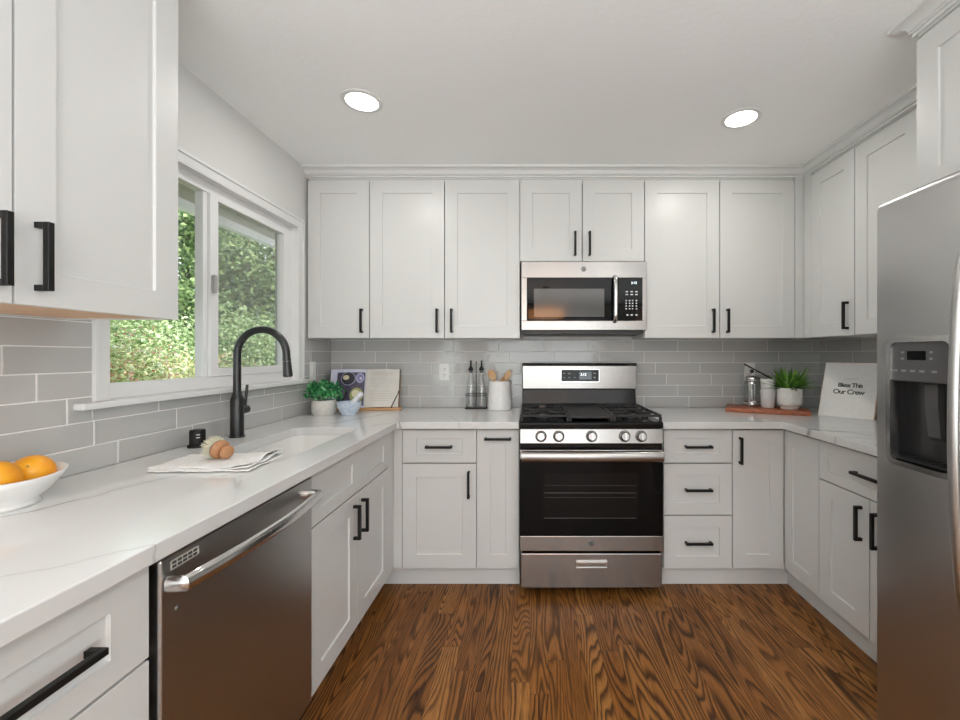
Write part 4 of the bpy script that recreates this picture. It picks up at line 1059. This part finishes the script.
plate('wall_outlet', 'white duplex wall outlet on the tile between the cookbook and oil bottles', 'outlet', ((444.8 - 530) / 145.3, 0, 1.156), 0, 'outlet', 'white wall outlets')
plate('wall_outlet', 'white duplex wall outlet partly hidden behind the french press', 'outlet', ((749 - 530) / 145.3, 0, 1.160), 0, 'outlet', 'white wall outlets')
plate('light_switch', 'white rocker switch on the tile beside the window casing', 'switch', (XL, YD(2.635), 1.172), PI / 2, 'switch')

# ------------------------------------------------------------------ fruit bowl
fbx, fby = -1.256, YD(.985)
bo = MB(); n = 56
def bring(rx, ry, z): return [(rx * math.cos(2 * PI * i / n), ry * math.sin(2 * PI * i / n), z * (1 - .05 * math.cos(4 * PI * i / n))) for i in range(n)]
bo.loft([bring(.070, .075, 0), bring(.066, .071, .008), bring(.064, .069, .012), bring(.080, .095, .030), bring(.097, .118, .058), bring(.104, .128, .072), bring(.101, .125, .074), bring(.092, .112, .058), bring(.070, .084, .032), bring(.04, .045, .018)], True, True)
bw = bo.build('fruit_bowl', 'ceramic_white', smooth='all', loc=(fbx, fby, CT + .0005)); tag(bw, 'white oval ceramic bowl of oranges on the counter', 'bowl')
def orange(x, y, z, r, label, tilt):
    mx = Matrix.Rotation(tilt, 4, 'X') @ Matrix.Rotation(tilt * .6, 4, 'Y')
    t = thing('orange', label, 'orange', (fbx + x, fby + y, CT + z), 0, 'oranges in the bowl')
    MB().lathe([(0, -r * .96)] + [(r * math.sin(a), -r * .97 * math.cos(a)) for a in [PI * i / 18 for i in range(1, 18)]] + [(r * .05, r * .955), (0, r * .94)], 32, mx=mx).build('rind', 'orange_rind', t, smooth='all')
    MB().lathe([(0, r * .945), (r * .06, r * .95), (r * .05, r * .985), (0, r * .99)], 10, mx=mx).build('stem_button', 'food_green', t)
orange(.006, .070, .066, .041, 'orange at the end of the bowl toward the faucet', .9)
orange(.018, -.012, .070, .042, 'orange in the middle of the white bowl', 1.3)
orange(-.010, -.080, .066, .040, 'orange at the end of the bowl toward the camera', 2.0)

# ------------------------------------------------------------------ folded towel and scrub brush
tw = MB(); random.seed(2)
crn = [Vector((-1.165, YD(1.275), 0)), Vector((-.862, YD(1.285), 0)), Vector((-.868, YD(1.50), 0)), Vector((-1.18, YD(1.46), 0))]
nu, nv = 40, 24
def tow(u, v, lay):
    p = crn[0].lerp(crn[1], u).lerp(crn[3].lerp(crn[2], u), v)
    wv = .0035 * noise.noise(Vector((u * 5, v * 4, lay * 3.1))) + .0025 * noise.noise(Vector((u * 13, v * 9, lay)))
    ed = max(0, (u - .72) / .28)
    ruf = ed ** 1.5 * (.006 * (1 + math.sin(v * 9 + lay)) * .5 + .008 * v)
    return Vector((p.x + .006 * noise.noise(Vector((v * 5, lay, 0))), p.y + .004 * noise.noise(Vector((u * 6, lay, 4))), CT + .0035 + lay * .0045 + abs(wv) + ruf * (lay + .3)))
to = thing('kitchen_towel', 'folded white linen towel lying beside the sink', 'towel', (0, 0, 0))
for lay in range(3):
    b = MB(); g = [[b.bm.verts.new(tow(i / nu * (1 - .015 * lay), .01 * lay + j / nv * (1 - .02 * lay), lay)) for i in range(nu + 1)] for j in range(nv + 1)]
    for j in range(nv):
        for i in range(nu): b.bm.faces.new((g[j][i], g[j][i + 1], g[j + 1][i + 1], g[j + 1][i]))
    o = b.build('fold', 'linen', to, smooth='all'); s_ = o.modifiers.new('thick', 'SOLIDIFY'); s_.thickness = .0028; s_.offset = 0
br = thing('scrub_brush', 'wooden dish brush with pale bristles lying on the towel', 'brush', (-1.03, YD(1.391), CT + .0475))
ax = Matrix.Rotation(math.radians(-18), 4, 'Z') @ Matrix.Rotation(math.radians(101), 4, 'Y')   # brush axis lies nearly flat
MB().lathe([(0, -.006), (.026, -.006), (.031, .000), (.031, .008), (.024, .016), (.012, .020), (0, .020)], 28, mx=ax).build('brush_head', 'brush_wood', br, smooth=True)
MB().lathe([(.0, .018), (.011, .019), (.011, .023), (.019, .028), (.0225, .035), (.0205, .043), (.012, .049), (0, .051)], 28, mx=ax).build('knob', 'brush_wood', br, smooth=True)
bs = MB(); random.seed(3)
for k in range(420):
    a, rr = random.uniform(0, 2 * PI), .028 * math.sqrt(random.random())
    p = Vector((rr * math.cos(a), rr * math.sin(a), -.0062)); q = p + Vector((p.x * .45, p.y * .45, -.026)) + Vector((random.gauss(0, .002), random.gauss(0, .002), random.gauss(0, .0015)))
    bs.cyl(ax @ p, ax @ q, .0007, .0005, 4)
bs.build('bristles', 'bristle', br)

# ------------------------------------------------------------------ corner: plant, mortar, cookbook
def pot(name, label, loc, r, h, m, base=None, group=None):
    t = thing(name, label, 'potted plant', loc, 0, group)
    return t
p1 = thing('potted_plant', 'bushy bright green plant in a round stone pot beside the window', 'potted plant', (-1.243, YD(2.535), CT))
MB().lathe([(0, 0), (.058, 0), (.066, .012), (.070, .045), (.068, .080), (.065, .088), (.060, .088), (.060, .070), (0, .068)], 36).build('pot', 'pot_stone', p1, smooth=True)
MB().lathe([(0, .0705), (.0595, .0705)], 24).build('soil', 'bark', p1)
random.seed(8)
fo = MB(); pts = []
for _ in range(760):
    v = Vector((random.gauss(0, 1), random.gauss(0, 1), random.gauss(0, 1)))
    v.normalize()
    if v.z < -.35: v.z = -v.z
    k = random.uniform(.45, 1.0)
    pts.append((Vector((v.x * .112 * k, v.y * .105 * k, .120 + v.z * .082 * k)), v))
leaf_quads(fo, pts, .0155, 1.5, .4)
for k in range(24):
    a = k * .9; fo.tube([(.02 * math.cos(a), .02 * math.sin(a), .07), (.05 * math.cos(a), .05 * math.sin(a), .11), (.085 * math.cos(a), .08 * math.sin(a), .13 + .04 * (k % 3))], .0012, 4)
fo.build('foliage', 'leaf_boxwood', p1, norm=False)
mo = thing('mortar', 'pale blue marble mortar bowl in front of the cookbook', 'mortar', (-1.088, YD(2.525), CT))
MB().lathe([(0, 0), (.036, 0), (.040, .004), (.040, .010), (.052, .022), (.066, .048), (.071, .078), (.064, .078), (.058, .050), (.044, .028), (0, .020)], 36).build('bowl', 'blue_marble', mo, smooth=True)
ps = MB(); A, Bv = Vector((-1.096, YD(2.525), CT + .034)), Vector((-1.018, YD(2.545), CT + .132))
ps.tube([A.lerp(Bv, t) for t in (0, .04, .15, .4, .7, .92, .98, 1)], [.010, .018, .021, .017, .0155, .017, .013, .005], 18)
po_ = ps.build('pestle', 'pestle_marble', smooth='all'); tag(po_, 'white marble pestle leaning out of the blue mortar', 'pestle')
# cookbook stand
bk0 = Vector((-1.10, YD(2.735), CT)); brz = math.radians(8)
st = thing('cookbook_stand', 'wooden cookbook stand with black page-holding prongs behind the mortar', 'book stand', bk0, brz)
LEAN = math.radians(17)
MB().box(-.17, .255, -.035, .028, .0005, .014).build('ledge', 'stand_wood', st, bevel=.003)
MB().box(-.15, .235, .0, .012, .0, .215, Matrix.Translation((0, .032, .010)) @ Matrix.Rotation(-LEAN, 4, 'X')).build('back_rest', 'stand_wood', st, bevel=.002)
for x_, s in ((-.13, 1), (.195, -1)):
    p = MB(); p.tube([(x_, -.020, .0145), (x_ + .004, -.024, .030), (x_ + .022, -.020, .070), (x_ + .040, -.010, .108), (x_ + .044, -.010, .124)], [.0035, .0035, .0035, .003, .0045], 8)
    p.build('prong', 'black_metal', st, smooth='all', label='black wire page prong')
bo = thing('cookbook', 'open cookbook with a dark food photo page propped on the stand', 'book', bk0 + Vector((0, 0, 0)), brz)
bm_ = Matrix.Translation((0.015, .006, .0150)) @ Matrix.Rotation(-LEAN, 4, 'X')
def page(u0, u1, h, m, nm, label):
    b = MB(); n = 12; top = []; 
    def dy(u): f = abs(u) / .225; return -.010 * math.sin(min(1, f * 1.15) * PI) * (1.0) - .002
    cols = [u0 + (u1 - u0) * i / n for i in range(n + 1)]
    rings = [[(u, dy(u), 0), (u, dy(u), h), (u, .010, h), (u, .010, 0)] for u in cols]
    b.loft(rings, mx=bm_); o = b.build(nm, m, bo, label=label)
    return o, dy
hP = .258
lp, dy = page(-.222, -.001, hP, 'paper_blue', 'page_block', 'page with dark food photograph')
rp_, _ = page(.001, .216, hP, 'paper', 'page_block', 'page of printed recipe text')
MB().box(-.226, .220, .0105, .0135, -.001, hP + .003, bm_).build('cover', 'letter_black', bo)
def patch(parent, u0, u1, z0, z1, m, nm, off=.0006):
    b = MB(); n = 10
    cols = [u0 + (u1 - u0) * i / n for i in range(n + 1)]
    vs0 = b._v([(u, dy(u) - off, z0) for u in cols], bm_); vs1 = b._v([(u, dy(u) - off, z1) for u in cols], bm_)
    for i in range(n): b.bm.faces.new((vs0[i], vs0[i + 1], vs1[i + 1], vs1[i]))
    return b.build(nm, m, parent, norm=False)
def disc(parent, cu, cz, r, m, nm, off, ry=None):
    b = MB(); ry = ry or r; c = b._v([(cu, dy(cu) - off, cz)], bm_)[0]
    vs = b._v([(cu + r * math.cos(t), dy(cu + r * math.cos(t)) - off, cz + ry * math.sin(t)) for t in [2 * PI * i / 28 for i in range(28)]], bm_)
    for i in range(28): b.bm.faces.new((c, vs[i], vs[(i + 1) % 28]))
    return b.build(nm, m, parent, norm=False)
ph = patch(lp, -.180, -.004, .012, .236, 'photo_dark', 'food_photo')
disc(ph, -.108, .193, .046, 'plate_pale', 'printed_plate', .0016); disc(ph, -.108, .193, .042, 'plate_dark', 'printed_plate', .0022); disc(ph, -.122, .200, .020, 'food_cream', 'printed_food', .0028, .016)
disc(ph, -.035, .198, .026, 'plate_pale', 'printed_plate', .0016, .034); disc(ph, -.034, .198, .018, 'food_violet', 'printed_food', .0022, .024); disc(ph, -.030, .194, .008, 'paper', 'printed_food', .0028)
disc(ph, -.050, .080, .042, 'food_green', 'printed_food', .0016, .052); disc(ph, -.056, .092, .024, 'food_cream', 'printed_food', .0022, .026)
random.seed(4); tx = MB()
for k in range(17):
    z = hP - .030 - k * .0115; a = .030; bnd = .185 - (random.random() * .03 if k not in (0,) else .02)
    cols = [a + (bnd - a) * i / 8 for i in range(9)]; hgt = .0042 if k == 0 else .0022
    if k in (2, 9): continue
    v0 = tx._v([(u, dy(u) - .0006, z) for u in cols], bm_); v1 = tx._v([(u, dy(u) - .0006, z + hgt) for u in cols], bm_)
    for i in range(8): tx.bm.faces.new((v0[i], v0[i + 1], v1[i + 1], v1[i]))
tx.build('text_lines', 'print_grey', rp_, norm=False)

# ------------------------------------------------------------------ oil bottles, crock, spoons
bcx, bcy = (476.2 - 530) / 148.5, YD(2.825)
cd = thing('bottle_caddy', 'black wire caddy holding two oil bottles against the tile', 'caddy', (bcx, bcy, CT))
MB().box(-.071, .071, -.036, .036, .0005, .007).build('tray', 'black_metal', cd, bevel=.002)
wr = MB(); wr.tube([(0, 0, .007), (0, 0, .30), (0, 0, .315)], [.003, .003, .005], 10)
wr.build('centre_rod', 'black_metal', cd)
wr = MB()
for z in (.085, .100): wr.tube([(x, y, z) for x, y in rrect(-.069, .069, -.035, .035, .02, 5)] + [(.049, -.035, z)], .0016, 6)
for x_ in (-.069, .069): wr.cyl((x_, 0, .007), (x_, 0, .100), .0016, .0016, 6)
wr.build('guard_rail', 'black_metal', cd)
for s, lb in ((-1, 'glass oil bottle with black pourer, further from the utensil crock'), (1, 'glass oil bottle with black pourer, beside the utensil crock')):
    t = thing('oil_bottle', lb, 'bottle', (bcx + s * .036, bcy, CT + .0075), 0, 'glass oil bottles in the caddy')
    MB().lathe([(0, 0), (.028, 0), (.030, .004), (.030, .150), (.026, .175), (.013, .205), (.012, .238), (.014, .240), (.014, .246), (.010, .246)], 28).build('bottle_glass', 'jar_glass', t, smooth=True)
    MB().lathe([(0, .232), (.0095, .232), (.0095, .2465), (.016, .2475), (.017, .258), (.010, .270), (.006, .276), (.0055, .315), (0, .316)], 20).build('pourer', 'black_metal', t, smooth=True)
ccx, ccy = (499.5 - 530) / 152.5, YD(2.765)
ck_ = thing('utensil_crock', 'white ceramic utensil crock beside the range', 'crock', (ccx, ccy, CT))
MB().lathe([(0, .0005), (.072, .0005), (.077, .004), (.078, .012), (.0705, .182), (.072, .188), (.068, .189), (.066, .182), (.072, .014), (0, .010)], 40).build('jar', 'crock_glaze', ck_, smooth=True)
def spoon(p0, p1, face, label, w_=.026, l_=.075):
    p0, p1 = Vector(p0), Vector(p1); d = (p1 - p0).normalized(); f = Vector(face); f = (f - d * f.dot(d)).normalized(); s = d.cross(f)
    b = MB(); b.tube([p0, p0.lerp(p1, .5), p1], .0055, 10)
    rings = []
    for i in range(13):
        t = i / 12; ww = max(.002, w_ * math.sin(PI * (.08 + .90 * t)) ** .7); c = p1 + d * (l_ * t - .006)
        rings.append([c + s * ww * math.cos(a) + f * (.006 * math.sin(a) - .007 * math.sin(PI * t) * (1 - math.cos(a) ** 2)) for a in [2 * PI * k / 14 for k in range(14)]])
    b.loft(rings)
    o = b.build('wooden_spoon', 'spoon_wood', smooth='all'); tag(o, label, 'spoon', 'wooden spoons in the crock')
spoon((ccx + .035, ccy, CT + .018), (ccx - .038, ccy - .01, CT + .200), (0, -1, 0), 'wooden spoon leaning toward the oil bottles in the crock')
spoon((ccx - .030, ccy + .005, CT + .018), (ccx + .042, ccy - .005, CT + .198), (-.3, -1, 0), 'wooden spoon leaning toward the range in the crock', .022)
spoon((ccx - .01, ccy + .03, CT + .018), (ccx + .012, ccy + .035, CT + .170), (0, -1, 0), 'short wooden spoon upright between the two others in the crock', .016, .05)

# ------------------------------------------------------------------ cutting board group
bA, bB, bC, bD = (1.238, YD(2.66)), (1.645, YD(2.452)), (1.748, YD(2.63)), (1.345, YD(2.872))
cb = MB(); random.seed(9)
def edge(a, b, n, j): return [(a[0] + (b[0] - a[0]) * i / n + random.gauss(0, j), a[1] + (b[1] - a[1]) * i / n + random.gauss(0, j)) for i in range(n)]
ol = edge(bA, bB, 14, .003) + edge(bB, bC, 3, .001) + edge(bC, bD, 14, .003) + edge(bD, bA, 3, .001)
cen = (1.49, YD(2.65))
cb.loft([[(cen[0] + (x - cen[0]) * k, cen[1] + (y - cen[1]) * k, z) for x, y in ol] for k, z in ((.985, CT + .0006), (1.0, CT + .010), (.985, CT + .026))])
cbo = cb.build('cutting_board', 'board_wood', smooth=True, bevel=.0015); tag(cbo, 'reddish live-edge wooden board on the corner counter', 'cutting board')
ZB = CT + .0263
fp = thing('french_press', 'glass french press with chrome frame on the wooden board', 'french press', (1.451, YD(2.745), ZB))
MB().lathe([(0, .012), (.044, .012), (.047, .016), (.047, .165)], 32).build('beaker', 'jar_glass', fp, smooth=True)
f = MB(); f.lathe([(.049, .008), (.050, .012), (.050, .024), (.049, .028), (.048, .024), (.048, .010)], 32); f.lathe([(.0485, .146), (.0495, .146), (.0495, .158), (.0485, .158)], 32)
for k in range(4): a = PI / 4 + k * PI / 2; f.box(-.005, .005, .0485, .0505, .0, .158, Matrix.Rotation(a, 4, 'Z'))
f.build('frame', 'chrome', fp)
MB().lathe([(0, .0175), (.0435, .0175), (.0435, .022), (0, .022)], 28).build('filter_disc', 'chrome', fp, smooth=True)
MB().lathe([(0, .166), (.050, .166), (.052, .170), (.050, .186), (.030, .196), (.008, .199), (0, .199)], 32).build('lid', 'chrome', fp, smooth=True)
k_ = MB(); k_.cyl((0, 0, .023), (0, 0, .218), .0025, .0025, 8); k_.build('plunger_rod', 'chrome', fp)
MB().ico((0, 0, .226), .0125, 3).build('knob', 'black_plastic', fp, smooth='all', label='round black plunger knob')
hm = MB(); hm.tube([(q * .50, q * .866, z) for q, z in ((.049, .150), (.070, .148), (.078, .130), (.078, .060), (.070, .036), (.049, .030))], .006, 10, sx=1.4); hm.build('handle', 'black_plastic', fp, smooth='all')
c1x, c1y = 1.510, YD(2.665)
def cup(z, label, r=.0465):
    o = MB().lathe([(0, 0), (.034, 0), (.036, .003), (r - .001, .108), (r, .112), (r - .003, .112), (r - .006, .104), (.0335, .006), (0, .004)], 32).build('ceramic_cup', 'cup_ceramic', smooth=True, loc=(c1x, c1y, z))
    tag(o, label, 'cup', 'stacked white cups')
cup(ZB + .0005, 'matte white cup at the bottom of the stack of two')
cup(ZB + .0705, 'matte white cup nested on top of the other cup', .0455)
sp = MB(); q0 = Vector((c1x + .030, c1y - .012, ZB + .176)); q1 = Vector((c1x - .145, c1y + .010, ZB + .275))
sp.tube([q0, q0.lerp(q1, .3), q0.lerp(q1, .7), q1], [.005, .0045, .004, .005], 8)
for i in range(1): sp.ico(q0 + Vector((.006, 0, -.004)), .016, 2, (1.2, .8, .4))
spo = sp.build('coffee_scoop', 'black_metal', smooth='all'); tag(spo, 'thin black long-handled scoop resting across the stacked cups', 'scoop')
p2 = thing('potted_fern', 'spiky green plant in a cream footed pot on the wooden board', 'potted plant', (1.602, YD(2.592), ZB))
MB().lathe([(0, .0), (.046, .0), (.049, .003), (.049, .014), (.055, .020), (.064, .026), (.0675, .036), (.0685, .128), (.066, .131), (.062, .128), (.061, .108), (0, .106)], 40).build('pot', 'pot_cream', p2, smooth=True)
MB().lathe([(0, .1085), (.0605, .1085)], 24).build('soil', 'bark', p2)
random.seed(12); fo = MB()
for k in range(84):
    a = random.uniform(0, 2 * PI); el = random.uniform(.32, 1.4); ln = random.uniform(.13, .20) * (1.1 if el < .6 else 1.0)
    d = Vector((math.cos(a) * math.cos(el), math.sin(a) * math.cos(el), math.sin(el))); s = Vector((-math.sin(a), math.cos(a), 0))
    base = Vector((.028 * math.cos(a), .028 * math.sin(a), .110)); w_ = random.uniform(.009, .015); cur = []
    nn = d.cross(s)
    for i in range(7):
        t = i / 6; c = base + d * ln * t + Vector((0, 0, -.050 * t * t * math.cos(el))); ww = w_ * (1 - t ** 2.2) + .0003
        cur.append((c - s * ww + nn * ww * .4, c, c + s * ww + nn * ww * .4))
    vs = [[fo.bm.verts.new(q) for q in row] for row in cur]
    for i in range(6):
        for j in range(2): fo.bm.faces.new((vs[i][j], vs[i][j + 1], vs[i + 1][j + 1], vs[i + 1][j]))
fo.build('foliage', 'leaf_spiky', p2, norm=False, smooth='all')
# framed sign
s0, s1 = Vector((1.722, YD(2.512), CT)), Vector((1.884, YD(2.304), CT))
wS = (s1 - s0).length; rz = math.atan2(s1.y - s0.y, s1.x - s0.x)
sg = thing('framed_sign', 'square white canvas sign with black lettering leaning in the corner', 'sign', s0, rz)
sm = Matrix.Rotation(-math.radians(24), 4, 'X')
HS = .342
MB().box(0, wS, 0, .022, .001, HS, Matrix.Translation((0, 0, .0)) @ sm).build('canvas', 'canvas_white', sg, bevel=.002)
em_ = Matrix.Translation((0, 0, 0)) @ sm
bb = MB(); bb.box(-.002, wS + .002, .002, .024, -.004 + .005, .0055, em_).box(-.0025, -.0002, .004, .024, .006, HS, em_).box(wS + .0002, wS + .0025, .004, .024, .006, HS, em_).box(-.0025, wS + .0025, .004, .024, HS + .0003, HS + .0025, em_)
bb.build('frame', 'maple_ply', sg)
for body, size, u, v, m, nm in (('THIS IS', .016, .142, .238, 'print_grey', 'small_lettering'), ('Bless This', .036, .138, .198, 'letter_black', 'lettering'), ('Our Crew', .040, .134, .156, 'letter_black', 'lettering')):
    if body == 'THIS IS': body = 'FAMILY'
    p = sm @ Vector((u, -.0008, v))
    text(nm, body, size, m, sg, p, (PI / 2 - math.radians(24), 0, 0), .0003, offset=.0008 if nm == 'lettering' else 0, space=.86 if nm == 'lettering' else 1.3)
